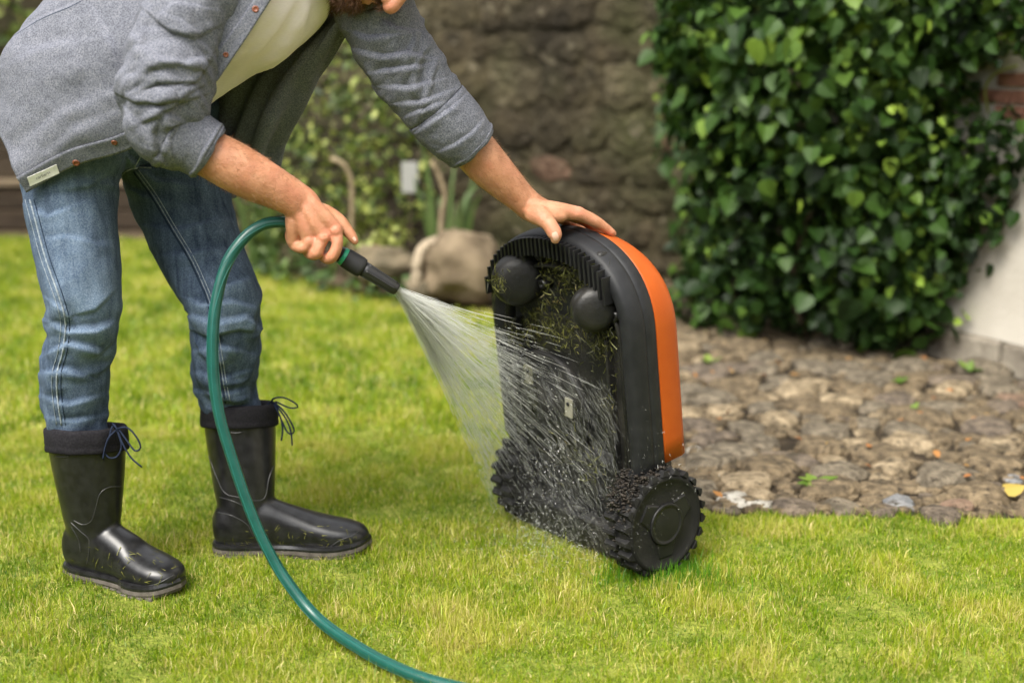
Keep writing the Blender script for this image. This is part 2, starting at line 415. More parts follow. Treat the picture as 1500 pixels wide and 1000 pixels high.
# small stones and crumbs between
for _ in range(2600):
    y = 2.68 + 2.0 * random.random() ** 1.5; x = random.uniform(0.25, 0.42 * y + 0.2)
    if not inpoly(np.array([x]), np.array([y]), COB)[0] or house_side(x, y) < .02: continue
    r = random.uniform(.005, .017); M = Matrix.Translation((x, y, r * .3)) @ Matrix.Rotation(random.uniform(0, 6.28), 4, 'Z') @ Matrix.Diagonal((r * 1.2, r, r * .6, 1))
    me = SMESH[0, random.randrange(5)]; far_v.append((np.array([(M @ v.co)[:] for v in me.vertices]), [tuple(p.vertices) for p in me.polygons]))
obj('small_cobbles', geo_join(*far_v), SM[0], cobbles, kind='stuff')

# ---- leaf clouds
def leaf_shape(kind):
    if kind == 'ivy':   half = [(0.16, -0.08), (0.44, 0.05), (0.50, 0.32), (0.34, 0.66)]
    elif kind == 'oval': half = [(0.08, 0.05), (0.26, 0.28), (0.27, 0.55), (0.14, 0.84)]
    else:               half = [(0.05, 0.02), (0.10, 0.3), (0.09, 0.6), (0.05, 0.85)]
    V = [(0, 0, 0), (0, 0.42, -0.03), (0, 1.0, -0.12)]
    for s in (1, -1):
        for (x, y) in half: V.append((s * x, y, 0.10 * x / 0.5 - 0.16 * y * y + (0.05 if x > .3 else 0)))
    Fc = []
    for b, fl in ((3, False), (7, True)):
        q = [(0, b, b+1, 1), (1, b+1, b+2, b+3), (1, b+3, 2)]
        Fc += [tuple(reversed(f)) if fl else f for f in q]
    return np.array(V), Fc
def leaf_frames(P, outward, spread=0.5, droop=0.7, up=0.45):
    n = len(P); N = nrm(outward * 0.7 + np.array([0, 0, up]) + RNG.normal(0, spread, (n, 3)))
    T = np.array([0, 0, -droop]) + outward * 0.35 + RNG.normal(0, 0.45, (n, 3)); T = nrm(T - (T * N).sum(1, keepdims=True) * N)
    return np.cross(T, N), T, N
def leaf_cloud(P, X, T, N, size, tint, kind):
    S, Fs = leaf_shape(kind); n = len(P); k = len(S); sz = np.asarray(size)[:, None, None]
    V = P[:, None] + sz * (X[:, None] * S[None, :, 0:1] + T[:, None] * S[None, :, 1:2] + N[:, None] * S[None, :, 2:3])
    Fc = []
    quads = [f for f in Fs if len(f) == 4]; tris = [f for f in Fs if len(f) == 3]
    o = np.arange(n)[:, None] * k
    for f in quads: Fc.append(np.hstack([o + np.array([[f[0], f[1], f[2]]])])); Fc.append(np.hstack([o + np.array([[f[0], f[2], f[3]]])]))
    for f in tris: Fc.append(o + np.array([f]))
    return V.reshape(-1, 3), np.concatenate(Fc), np.repeat(tint, k)
def cloud_obj(name, P, fr, size, tint, kind, m, parent):
    V, Fc, t = leaf_cloud(P, *fr, size, tint, kind); o = obj(name, (V, Fc), m, parent, smooth=False); set_attr(o, 'tint', np.clip(t, 0, 1)); o['kind'] = 'stuff'
    return o
def lobe_points(lobes, per_area, shell=(0.72, 1.05)):
    P = []; O = []; L = np.array(lobes)
    for i, (cx, cy, cz, r) in enumerate(lobes):
        n = int(per_area * 12.57 * r * r); D = nrm(RNG.normal(0, 1, (n, 3))); q = RNG.uniform(shell[0], shell[1], n)
        bump = 1 + 0.13 * vnoise(D * 2.3 + i * 7); p = np.array([cx, cy, cz]) + D * (r * q * bump)[:, None]
        k = np.ones(n, bool)
        for j in range(len(L)):
            if j != i: k &= np.linalg.norm(p - L[j, :3], axis=1) > L[j, 3] * 0.80
        P.append(p[k]); O.append(D[k])
    return np.concatenate(P), np.concatenate(O)

# ---- the old garden wall: stones bedded in mortar
WA, WB = np.array([-4.6, 8.95]), np.array([2.1, 4.72])
WD = (WB - WA) / np.linalg.norm(WB - WA); WN = np.array([-WD[1], WD[0]]); WN = WN if WN[1] < 0 else -WN
WL = float(np.linalg.norm(WB - WA))
def wallstone_mat(name, c1, c2):
    def ex(n, b, src, cur):
        moss = noise_fac(n, src, 2.6, 0.48, 0.72); c = mixcol(n, cur, (0.036, 0.037, 0.012), moss); dk = noise_fac(n, src, 1.1, 0.5, 0.75, 5); c = mixcol(n, c, (0.012, 0.009, 0.005), dk); pl = noise_fac(n, src, 15, 0.60, 0.74, 6); c = mixcol(n, c, (0.14, 0.12, 0.08), pl); n.links.new(c, b.inputs['Base Color'])
    return mat(name, c1, 0.9, 0.25, 13, c2, ramp=(.28, .72), bump=(24, 1.0, 0.05), extra=ex, detail=8, coords='Position')
WM = [wallstone_mat('wall_stone_olive', (0.020, 0.016, 0.008), (0.072, 0.058, 0.030)), wallstone_mat('wall_stone_brown', (0.018, 0.014, 0.007), (0.062, 0.048, 0.026)),
      wallstone_mat('wall_stone_pale', (0.04, 0.033, 0.018), (0.12, 0.099, 0.058)), wallstone_mat('wall_brick', (0.08, 0.045, 0.028), (0.14, 0.085, 0.055))]
wall = empty('garden_wall', (*((WA + WB) / 2), 0)); tag(wall, 'old mossy stone garden wall beyond the lawn and cobbles', 'wall')
def wpt(u, z, off=0.0):
    p = WA + WD * u + WN * off; return np.array([p[0], p[1], z])
c = wpt(WL / 2, 1.1, -0.2); RM = np.array([[WD[0], -WN[0], 0], [WD[1], -WN[1], 0], [0, 0, 1]])
obj('mortar_core_and_screen', box(c, (WL / 2, 0.2, 1.11), RM), WM[0], wall, smooth=False)
obj('mortar_core_and_screen', box((-4.75, 2.6, 1.2), (.2, 6.3, 1.21)), WM[0], wall, smooth=False)      # unseen side wall, added to darken reflections near the horizon
obj('mortar_core_and_screen', box((.6, -3.85, 1.2), (5.1, .2, 1.205)), WM[0], wall, smooth=False)  # unseen wall behind the camera, added to block the low sky
WMESH = {}
for mi, mm in enumerate(WM):
    for v in range(5):
        me = stone_mesh('wall_stone', 400 + mi * 13 + v, 8); me.materials.append(mm); WMESH[mi, v] = me
z = 0.0; nst = 0; Rw = Matrix(((WD[0], 0, WN[0], 0), (WD[1], 0, WN[1], 0), (0, 1, 0, 0), (0, 0, 0, 1)))
while z < 1.75:
    hrow = random.uniform(0.10, 0.2); u = 2.6 + random.uniform(0, .2)
    while u < 6.6:
        wd = random.uniform(0.13, 0.34); hs_ = hrow * random.uniform(.8, 1.0)
        mi = random.choices([0, 1, 2, 3], [6, 5, 2.2, 0.2])[0]
        M = Matrix.Translation(wpt(u + wd / 2, z + hrow / 2, 0.0)) @ Rw @ Matrix.Rotation(random.uniform(-.1, .1), 4, 'Z') @ Matrix.Diagonal((wd * .57, hs_ * .60, random.uniform(.010, .026), 1))
        if nst < 298: place('wall_stone', WMESH[mi, random.randrange(5)], wall, M); nst += 1
        u += wd
    z += hrow

# ---- timber sleepers holding the bed at the far left
M_sleeper = mat('old_timber', (0.02, 0.013, 0.008), 0.85, 0.3, 5, (0.06, 0.042, 0.026), stretch=(1, 12, 12), bump=(30, 0.6, 0.01))
M_sleeper_pale = mat('pale_timber', (0.12, 0.09, 0.06), 0.85, 0.3, 5, (0.22, 0.17, 0.11), stretch=(1, 12, 12))
tr = empty('timber_retaining_wall', (-2.9, 7.25, 0)); tag(tr, 'low dark timber sleeper wall at the end of the lawn behind the legs', 'retaining wall')
zz = 0.0
for i, (h_, mm) in enumerate(((.11, M_sleeper), (.12, M_sleeper), (.045, M_sleeper_pale), (.12, M_sleeper), (.12, M_sleeper))):
    obj('plank', box((-3.0, 7.30 + (0.0 if i != 2 else -.02), zz + h_ / 2), (1.5, .06, h_ / 2 - .004), None, .008), mm, tr, smooth=False); zz += h_

# ---- white rendered house wall on the right
M_render = mat('white_render', (0.42, 0.385, 0.325), 0.9, 0.3, 3.5, (0.51, 0.475, 0.41), bump=(60, 0.35, 0.006))
M_plinth = mat('plinth_stone', (0.13, 0.11, 0.085), 0.9, 0.3, 12, (0.27, 0.24, 0.19), bump=(40, 0.6, 0.01))
M_brick = mat('bare_brick', (0.16, 0.07, 0.045), 0.9, 0.3, 30, (0.27, 0.13, 0.085), bump=(60, 0.6, 0.006))
house = empty('house_wall', (HP[0], HP[1], 0)); tag(house, 'white rendered house wall with grey stone plinth beside the ivy', 'house')
HM = np.array([[HD[0], -HN[0], 0], [HD[1], -HN[1], 0], [0, 0, 1]])
def hpt(u, z, off):
    p = HP + HD * u + HN * off; return np.array([p[0], p[1], z])
obj('render', box(hpt(3.65, 2.09, -0.15), (4.35, .15, 1.99), HM), M_render, house, smooth=False)  # lengthened and raised out of view to darken low reflections
for i in range(28):
    L = 0.30; u = -0.7 + i * L + L / 2
    obj('plinth_block', box(hpt(u, 0.048, -0.15 + random.uniform(.006, .02)), (L / 2 - .004, .155, .05), HM, .012), M_plinth, house, smooth=False)
def house_hit(px, py):
    d = ray(px, py); n = Vector((HN[0], HN[1], 0)); p0 = Vector((HP[0], HP[1], 0)); k = (p0 - CAMP).dot(n) / d.dot(n); return CAMP + d * k
bh = house_hit(1484, 142); ub = (np.array([bh.x, bh.y]) - HP) @ HD
for i, (du, dz) in enumerate(((-.06, 0), (.06, 0.0), (0, -.045), (.12, -.046), (.0, .048), (.14, .047))):
    obj('brick', box(hpt(ub + du, bh.z + dz, 0.0), (.055, .012, .019), HM, .003), M_brick, house, smooth=False)

# ---- ivy smothering the corner
M_ivy = leafmat('ivy_leaf', [(0.008, 0.020, 0.004), (0.016, 0.042, 0.006), (0.038, 0.082, 0.012), (0.105, 0.18, 0.024), (0.28, 0.40, 0.05)], 0.5, 0.22, spec=0.25)
M_bark = mat('bark', (0.05, 0.035, 0.022), 0.9, 0.2, 30, (0.13, 0.1, 0.065), bump=(60, .6, .006))
ivy = empty('ivy', (0.95, 4.45, 0)); tag(ivy, 'dense dark green ivy climbing over the wall corner and white house', 'ivy')
lob = [(1025,60,4.55,.16),(1075,35,4.35,.23),(1180,50,4.2,.27),(1290,40,4.15,.26),(1400,10,4.05,.2),(1490,-5,3.85,.17),
       (1030,150,4.6,.14),(1085,150,4.38,.2),(1190,160,4.2,.25),(1305,140,4.15,.22),(1370,110,4.12,.14),
       (1075,255,4.55,.18),(1150,265,4.35,.23),(1260,260,4.2,.24),(1360,230,4.12,.19),(1450,215,3.98,.12),(1495,200,3.86,.1),
       (1060,350,4.6,.17),(1130,370,4.42,.21),(1240,370,4.25,.24),(1345,340,4.17,.2),(1420,290,4.08,.13),(1460,260,3.98,.07),
       (1045,440,4.6,.16),(1110,445,4.5,.17),(1215,440,4.36,.18),(1310,430,4.22,.17),(1370,440,4.18,.12),(1395,385,4.14,.09),(1285,480,4.2,.07),(1400,440,4.14,.11),(1415,350,4.08,.11),(1440,300,4.0,.09),
       (1050,-60,4.5,.22),(1130,-70,4.3,.3),(1260,-80,4.2,.3),(1380,-90,4.1,.28),(1480,-100,3.9,.25),(1060,-180,4.45,.3),(1200,-190,4.3,.3),(1340,-200,4.2,.3),(1560,-20,3.7,.16)]
lobes = []
for px, py, Y, r in lob:
    p = at(px, py, Y); lobes.append((p.x, p.y, p.z, r))
IP, IO = lobe_points(lobes, 820, (0.42, 1.08))
# leaves lying close against both walls under the outer mass
PG = [(1000, -15), (1500, -15), (1500, 70), (1405, 95), (1395, 185), (1500, 235), (1455, 320), (1405, 395), (1395, 465), (1300, 500), (1020, 495), (1040, 300), (975, 150)]
qx = RNG.uniform(1000, 1500, 5600); qy = RNG.uniform(-60, 505, 5600); kk = inpoly(qx, np.maximum(qy, -10), PG); qx, qy = qx[kk], qy[kk]; ex_ = []
for a_, b_ in zip(qx, qy):
    d_ = ray(a_, b_); kh = ((HP - np.zeros(2)) @ HN) / (np.array(d_[:2]) @ HN); kw = (WA @ WN) / (np.array(d_[:2]) @ WN); kz = min(v_ for v_ in (kh, kw) if v_ > 0)
    p_ = np.array(CAMP) + np.array(d_) * kz; nn_ = HN if kz == kh else WN; ex_.append(np.concatenate([p_ + np.array([nn_[0], nn_[1], 0]) * random.uniform(.03, .16), nn_]))
ex_ = np.array(ex_); IP = np.vstack([IP, ex_[:, :3]]); IO = np.vstack([IO, np.hstack([ex_[:, 3:5], np.zeros((len(ex_), 1))])])
k = (IP[:, 2] > 0.03) & (((IP[:, :2] - HP) @ HN) > 0.015) & (((IP[:, :2] - WA) @ WN) > 0.03)
IP, IO = IP[k], IO[k]; n = len(IP); print('ivy leaves', n)
X, T, N = leaf_frames(IP, IO, 0.42, 0.9)
isz = RNG.beta(1.6, 2.6, n) * .078 + .018; isz *= (0.85 + 0.3 * vnoise(IP * 3)); itn = np.clip(0.34 + 0.22 * fbm(IP * 3.1, 2) + RNG.normal(0, 0.20, n), 0, 0.78)
yg = (vnoise(IP * 7 + 9) > 0.42) & (RNG.random(n) < 0.4); itn[yg] = RNG.uniform(0.6, 1.0, yg.sum()); isz[yg] *= 0.7
Q = proj(IP); vis = (Q[:, 0] > 930) & (Q[:, 0] < 1500) & (Q[:, 1] > -5) & (Q[:, 1] < 520)
# outermost leaves as seen from the garden: nearest in each small patch of the view
order = np.argsort(np.linalg.norm(IP - np.array([0, 0, CAM_H]), axis=1)); cell = set(); near = []
for i in order:
    if not vis[i]: continue
    key = (int(Q[i, 0] // 21), int(Q[i, 1] // 21))
    if key in cell or len(near) >= 300: continue
    cell.add(key); near.append(i)
near = np.array(near); mask = np.ones(n, bool); mask[near] = False
cloud_obj('foliage', IP[mask], (X[mask], T[mask], N[mask]), isz[mask], itn[mask], 'ivy', M_ivy, ivy)
LS, LF = leaf_shape('ivy'); IMESH = []
for tv in np.linspace(0.02, 0.98, 12):
    me = mesh_from('leaf', LS, LF, False); me.materials.append(M_ivy); a = me.attributes.new('tint', 'FLOAT', 'POINT'); a.data.foreach_set('value', np.full(len(LS), tv, np.float32)); IMESH.append(me)
def leaf_place(me, parent, p, x, t, nn, s):
    M = Matrix(((x[0]*s, t[0]*s, nn[0]*s, p[0]), (x[1]*s, t[1]*s, nn[1]*s, p[1]), (x[2]*s, t[2]*s, nn[2]*s, p[2]), (0, 0, 0, 1)))
    return place('leaf', me, parent, M)
for i in near: leaf_place(IMESH[int(np.clip(itn[i], 0, .99) * 12)], ivy, IP[i], X[i], T[i], N[i], isz[i])
for pts in ([(1180,505,4.42),(1160,400,4.5),(1190,280,4.45),(1150,120,4.5),(1170,-60,4.5)], [(1330,505,4.3),(1320,380,4.3),(1350,240,4.26),(1320,60,4.3),(1300,-80,4.3)],
            [(1060,500,4.62),(1080,380,4.68),(1050,220,4.7),(1040,60,4.7)]):
    obj('stem', wire([at(*p) for p in pts], 0.014, 7, taper=True), M_bark, ivy)
rn = [(1385,440),(1412,375),(1440,350),(1470,322),(1495,285)]
def houseoff(px, py, o=0.012):
    h = house_hit(px, py); return np.array([h.x + HN[0]*o, h.y + HN[1]*o, h.z])
obj('runner', wire([houseoff(*p) for p in rn], 0.003, 5), M_bark, ivy)
obj('runner', wire([houseoff(1455,165,.02), houseoff(1462,130,.05), houseoff(1480,108,.06), houseoff(1510,96,.05)], 0.004, 5), mat('ivy_shoot', (0.22, 0.24, 0.05), .6), ivy)
for (px, py) in ((1410,385),(1420,400),(1438,352),(1440,372),(1468,325),(1478,345),(1490,290),(1500,310),(1400,410),(1392,360),(1402,345)):
    p = houseoff(px, py, .03); d = nrm(np.array([[HN[0], HN[1], .2]])); x_, t_, n_ = leaf_frames(np.array([p]), d, .3, .9); leaf_place(IMESH[3], ivy, p, x_[0], t_[0], n_[0], .05)

# ---- planting in the bed along the wall
def plant(name, label, cat, base, lobpx, dens, size, tint, kind, m, stems=(), shell=(.3, 1.05), group=None, up=.6, droop=.1):
    e = empty(name, base); tag(e, label, cat, group)
    L = []
    for px, py, Y, r in lobpx:
        p = at(px, py, Y); L.append((p.x, p.y, p.z, r))
    P, O = lobe_points(L, dens, shell); k = (P[:, 2] > 0.01) & (((P[:, :2] - WA) @ WN) > 0.03); P, O = P[k], O[k]; n = len(P)
    cloud_obj('foliage', P, leaf_frames(P, O, .5, droop, up), RNG.uniform(size[0], size[1], n), np.clip(tint[0] + tint[1] * fbm(P * 6, 2) + RNG.normal(0, tint[1], n), 0, 1), kind, m, e)
    for s in stems: obj('stem', wire([at(*q) for q in s], .006, 5, taper=True), M_bark, e)
    return e
M_shrub = leafmat('shrub_leaf', [(0.02, 0.035, 0.008), (0.06, 0.10, 0.014), (0.15, 0.19, 0.03), (0.32, 0.35, 0.08)], .5, .3)
plant('shrub', 'loose yellow green leafy shrub against the wall behind the bent arm', 'shrub', gnd(480, 400), [(430,130,5.9,.2),(500,150,5.85,.22),(560,140,5.7,.16),(450,215,5.8,.2),(530,215,5.7,.2),(440,290,5.7,.16),(490,280,5.6,.13),(520,60,5.9,.2),(420,50,6.0,.2),(600,190,5.6,.12),(380,250,5.9,.16),(560,260,5.7,.14),(600,300,5.6,.12),(420,330,5.8,.14),(580,80,5.9,.14),(620,240,5.65,.08)],
      520, (.018, .048), (.42, .36), 'oval', M_shrub, [[(470,395,5.75),(480,290,5.8),(450,150,5.9)], [(490,395,5.75),(520,260,5.75),(560,130,5.8)]], (.1, 1.35))
plant('shrub', 'small bright green leafy plant beside the boulders', 'plant', gnd(545, 372), [(545,340,5.3,.085),(520,345,5.3,.07),(575,345,5.3,.07),(540,305,5.3,.065),(540,275,5.3,.04),(505,330,5.35,.05)],
      900, (.025, .045), (.74, .18), 'oval', M_shrub, [[(545,372,5.35),(542,320,5.32),(540,268,5.3)]])
M_gc = leafmat('ground_cover_leaf', [(0.02, 0.045, 0.008), (0.05, 0.095, 0.015), (0.10, 0.15, 0.025)], .6, .25)
plant('ground_cover', 'dark low green ground cover at the bed edge beyond the nozzle', 'ground cover', gnd(480, 425), [(400,395,5.7,.10),(440,405,5.55,.12),(490,412,5.35,.12),(540,425,5.2,.11),(590,440,5.05,.09),(380,370,5.9,.12),(430,370,5.75,.1)],
      480, (.03, .055), (.4, .3), 'oval', M_gc)
plant('shrub', 'dark green shrub at the end of the lawn behind the bent back', 'shrub', (-2.7, 7.7, 0), [(20,10,7.5,.35),(-60,60,7.5,.4),(60,-60,7.6,.4),(120,-20,7.7,.35),(-60,160,7.5,.3),(40,130,7.6,.35),(150,100,7.6,.35),(240,90,7.6,.3)],
      130, (.06, .1), (.45, .25), 'oval', M_shrub)
# strap leaves
def strap(parent, base, tip, bulge, wd, m):
    b = np.array(base); t = np.array(tip); mid = (b + t) / 2 + np.array(bulge); Pp = catmull(np.array([b, mid, t]), 8); V = []; Fc = []
    sd = nrm(np.cross(t - b, np.array([.2, -.9, .3])))
    for i, p in enumerate(Pp):
        w_ = wd * (1 - (i / 7) ** 2) + .001; V += [p - sd * w_, p + sd * w_ + np.array([0, -.004, .004])]
    for i in range(7): Fc.append((2*i, 2*i+1, 2*i+3, 2*i+2))
    o = obj('leaf', (V, Fc), m, parent); set_attr(o, 'tint', np.full(16, random.uniform(.2, .8))); return o
M_strap = leafmat('strap_leaf', [(0.03, 0.06, 0.012), (0.08, 0.13, 0.03), (0.17, 0.20, 0.07)], .5, .25)
for base_px, n_, lab in (((655, 350, 5.45), 16, 'clump of long arching strap leaves below the reaching arm'), ((385, 330, 5.9), 18, 'clump of upright strap leaves behind the front leg')):
    b = at(*base_px); b.z = max(b.z, .02); e = empty('strap_leaf_plant', (b.x, b.y, 0)); tag(e, lab, 'plant')
    for i in range(n_):
        a = random.uniform(0, 6.28); r = random.uniform(.08, .3); h_ = random.uniform(.25, .6)
        strap(e, (b.x + random.uniform(-.05, .05), b.y + random.uniform(-.05, .05), .0), (b.x + math.cos(a) * r, b.y + .4 * math.sin(a) * r, h_), (0, 0, random.uniform(.08, .2)), random.uniform(.007, .014), M_strap)
M_dry = mat('dry_stem', (0.16, 0.12, 0.07), .85, .3, 20, (0.28, 0.22, 0.135))
for pts, lab in (([(515,345,5.25),(516,300,5.25),(514,262,5.25),(502,240,5.25),(484,233,5.25)], 'bent dry plant stem standing in the small bright green plant'),
                 ([(645,352,5.3),(648,310,5.3),(652,285,5.3),(642,255,5.3),(632,236,5.3)], 'bent dry plant stem rising above the boulder')):
    P = [at(*p) for p in pts]; o = obj('dry_stem', wire([(P[0].x, P[0].y, 0.0)] + P, .0105, 7, taper=False), M_dry); tag(o, lab, 'stem')
# boulders, weathered log, plant marker, terracotta shard
def boulder(name, label, px, py, Y, rx, ry, rz, m, seed, zc=None):
    p = at(px, py, Y); zc = zc if zc is not None else p.z
    V, Fc = ball((0, 0, 0), (1, 1, 1), 28, 20); D = V.copy(); d = 1 + .30 * fbm(D * 1.5 + seed, 3) + .06 * fbm(D * 6 + seed, 2)
    V = np.sign(D) * np.abs(D) ** .94 * d[:, None] * np.array([rx, ry, rz]) + np.array([p.x, p.y, zc])
    o = obj(name, (V, Fc), m); tag(o, label, 'boulder'); return o
M_boulder = mat('boulder', (0.085, 0.062, 0.037), .9, .3, 9, (0.19, 0.145, 0.092), bump=(30, .6, .01))
M_boulder2 = mat('boulder_mossy', (0.06, 0.05, 0.03), .9, .3, 9, (0.15, 0.12, 0.075), bump=(30, .6, .01))
boulder('boulder', 'large tan rounded boulder just behind the mower', 668, 392, 5.1, .15, .15, .13, M_boulder, 3)
boulder('boulder', 'low brown boulder beyond the nozzle tip', 565, 388, 5.2, .12, .1, .075, M_boulder2, 11)
boulder('boulder', 'small dark mossy stone between the tan and brown boulders', 612, 430, 5.05, .07, .07, .06, M_boulder2, 20)
lg = [(608, 425, 5.0), (612, 385, 5.03), (622, 362, 5.08), (660, 348, 5.12), (700, 350, 5.15)]
o = obj('driftwood', wire([at(*p) for p in lg], .022, 8), mat('driftwood', (0.16, 0.125, 0.085), .9, .2, 14, (0.33, 0.27, 0.19), bump=(40, .7, .01))); tag(o, 'weathered grey branch lying around the tan boulder', 'branch')
mk = empty('plant_marker', (at(600, 262, 5.5).x, 5.5, 0)); tag(mk, 'small white marker plate on a thin stake among the plants', 'marker')
p = at(600, 260, 5.5); obj('plate', box(p, (.032, .004, .062), None, .003), mat('white_plastic', (.26, .26, .24), .7), mk, smooth=False)
obj('stake', wire([(p.x, 5.508, 0), (p.x, 5.508, p.z)], .004, 5), M_bark, mk)
sh = boulder('terracotta_shard', 'broken terracotta shard lying beside the small green plant', 545, 366, 5.28, .035, .02, .022, mat('terracotta', (.30, .12, .06), .85), 31); sh['category'] = 'shard'
# weeds and fallen leaves on the cobbles
M_weed = leafmat('weed_leaf', [(0.06, 0.12, 0.014), (0.12, 0.20, 0.025), (0.20, 0.28, 0.05)], .5, .3)
for i, (px, py, n_, s, lab) in enumerate(((1195, 722, 9, .05, 'small leafy weed at the cobble edge near the lawn'), (1040, 545, 6, .05, 'upright grassy weed among the cobbles beside the mower'), (1335, 615, 5, .032, 'little round weed beside the tan cobble'),
                                  (1318, 572, 5, .035, 'pale weed sprouting in the far cobbles'), (1418, 555, 4, .045, 'thin weed growing at the foot of the white house'))):
    g = gnd(px, py); e = empty('weed', g); tag(e, lab, 'weed', 'weeds among the cobbles')
    for q in range(n_):
        a = q / n_ * 6.28 + random.random(); D = np.array([math.cos(a), math.sin(a), random.uniform(.4, 1.4) if i else random.uniform(.15, .5)]); D = D / np.linalg.norm(D)
        x_ = nrm(np.cross(D, np.array([0, 0, 1.0]))); n_v = np.cross(x_, D); S, Fs = leaf_shape('oval')
        V = np.array(g) + np.array([0, 0, .022]) + s * random.uniform(.7, 1.1) * (S[:, 0:1] * x_ + S[:, 1:2] * D + S[:, 2:3] * n_v)
        oo = obj('leaf', (V, Fs), M_weed, e, smooth=False); set_attr(oo, 'tint', np.full(len(S), random.random()))
M_fall = leafmat('fallen_leaf', [(0.16, 0.06, 0.02), (0.32, 0.13, 0.035), (0.26, 0.15, 0.04), (0.34, 0.25, 0.05)], .7, .15)
fl = []
for _ in range(45):
    y = 2.7 + 1.8 * random.random(); x = random.uniform(.3, .41 * y)
    if house_side(x, y) > .05: fl.append((x, y, .03))
fl = np.array(fl); n = len(fl); nn = nrm(np.array([0, 0, 1.0]) + RNG.normal(0, .35, (n, 3))); tt = RNG.normal(0, 1, (n, 3)); tt = nrm(tt - (tt * nn).sum(1, keepdims=True) * nn)
o = cloud_obj('leaf_litter', fl, (np.cross(tt, nn), tt, nn), RNG.uniform(.012, .03, n), RNG.random(n) * .8, 'oval', M_fall, None); tag(o, 'brown and orange leaf litter scattered over the cobbles', 'leaf litter')
g = gnd(1486, 737); S, Fs = leaf_shape('ivy'); nn = np.array([0, -.35, .94]); xx = np.array([1, 0, 0]); tt = np.cross(nn, xx)
V = np.array(g) + np.array([0, 0, .035]) + .045 * (S[:, 0:1] * tt + (S[:, 1:2] - .5) * xx - S[:, 2:3] * nn)
o = obj('fallen_leaf', (V, Fs), M_fall, smooth=False); set_attr(o, 'tint', np.ones(len(S))); tag(o, 'single bright yellow fallen leaf on the cobble edge', 'leaf')
# ================================================================== ROBOT MOWER, stood on its tail
M_blk = mat('black_plastic', (0.008, 0.008, 0.0085), 0.42, 0.28, 22, (0.015, 0.015, 0.0155), bump=(300, .25, .0006))
M_blk2 = mat('bumper_plastic', (0.010, 0.0105, 0.012), 0.5, 0.25, 40, (0.016, 0.0165, 0.018), bump=(500, .25, .0005))
def _dust(n, b, src, cur):
    d = noise_fac(n, src, 11, 0.45, 0.75, 8); n.links.new(mixcol(n, (0.008, 0.008, 0.008), (0.028, 0.026, 0.022), d), b.inputs['Base Color'])
    rr = noise_fac(n, src, 16, 0.3, 0.7); mr = n.nodes.new('ShaderNodeMapRange'); mr.inputs[3].default_value = .25; mr.inputs[4].default_value = .6
    n.links.new(rr, mr.inputs[0]); n.links.new(mr.outputs[0], b.inputs['Roughness'])
M_under = mat('wet_underside', (0.014, 0.014, 0.014), 0.4, 0.32, bump=(120, .5, .002), extra=_dust)
M_orange = mat('orange_shell', (0.36, 0.066, 0.006), 0.5, 0.25, 30, (0.385, 0.074, 0.007), bump=(700, .12, .0004))
M_tyre = mat('tyre_rubber', (0.010, 0.010, 0.0105), 0.6, 0.22, 40, (0.016, 0.0155, 0.015), bump=(200, .4, .001))
M_metal = mat('blade_steel', (0.24, 0.23, 0.18), 0.45, 0.4)
m_w = np.array([0.62, -0.7846, 0.0]); m_b0 = np.array([0.7846, 0.62, 0.0]); LEAN = R(7.0)
m_u = np.array([0, 0, 1.0]) * math.cos(LEAN) - m_b0 * math.sin(LEAN); m_b = m_b0 * math.cos(LEAN) + np.array([0, 0, 1.0]) * math.sin(LEAN)
AX = np.array([0.145, 2.516, 0.104])
MXO = -0.012
def ml(X, D, L): return AX + (X + MXO) * m_w + (D - .03) * m_b + L * m_u
def mlv(A): A = np.asarray(A, float); return AX + (A[:, 0:1] + MXO) * m_w + (A[:, 1:2] - .03) * m_b + A[:, 2:3] * m_u
def mpx(px, py, D=0.0):
    """pixel -> (X, L) on the mower plane at depth D"""
    o = np.array(CAMP); d = np.array(ray(px, py)); p0 = ml(0, D, 0); k = ((p0 - o) @ m_b) / (d @ m_b); p = o + d * k - AX
    return float(p @ m_w) - MXO, float(p @ m_u)
mower = empty('robot_lawn_mower', (AX[0], AX[1], 0)); tag(mower, 'black and orange robotic lawn mower stood upright on its rear wheels, underside caked with clippings', 'lawn mower')
MR3 = np.stack([m_w, m_b, m_u], 1)
def outline(low=-0.080, hw=0.20, top=0.524, arch=0.355, notch=0.085, nhw=0.178, n=40):
    """closed outline in (X, L): tail notched for the wheels, nose arched"""
    P = [(nhw, low)]
    if notch is not None: P += [(nhw, notch - .02), (nhw + .008, notch - .006), (hw - .012, notch), (hw, notch + .012)]
    else: P = [(hw, low)]
    for L in np.linspace((notch if notch is not None else low) + .04, arch, 8): P.append((hw, L))
    for a in np.linspace(0, math.pi, n)[1:-1]:
        c, s = math.cos(a), math.sin(a); P.append((hw * math.copysign(abs(c) ** .88, c), arch + (top - arch) * s ** .88))
    Q = [(-x, l) for x, l in P[::-1]]
    half = [p for p in P if p[0] >= 0]; return np.array(half + [(-x, l) for x, l in half[::-1]])
def offset(P, d):
    n = len(P); A = np.roll(P, 1, 0); B = np.roll(P, -1, 0); t = nrm(B - A); N = np.stack([t[:, 1], -t[:, 0]], 1); return P + N * d
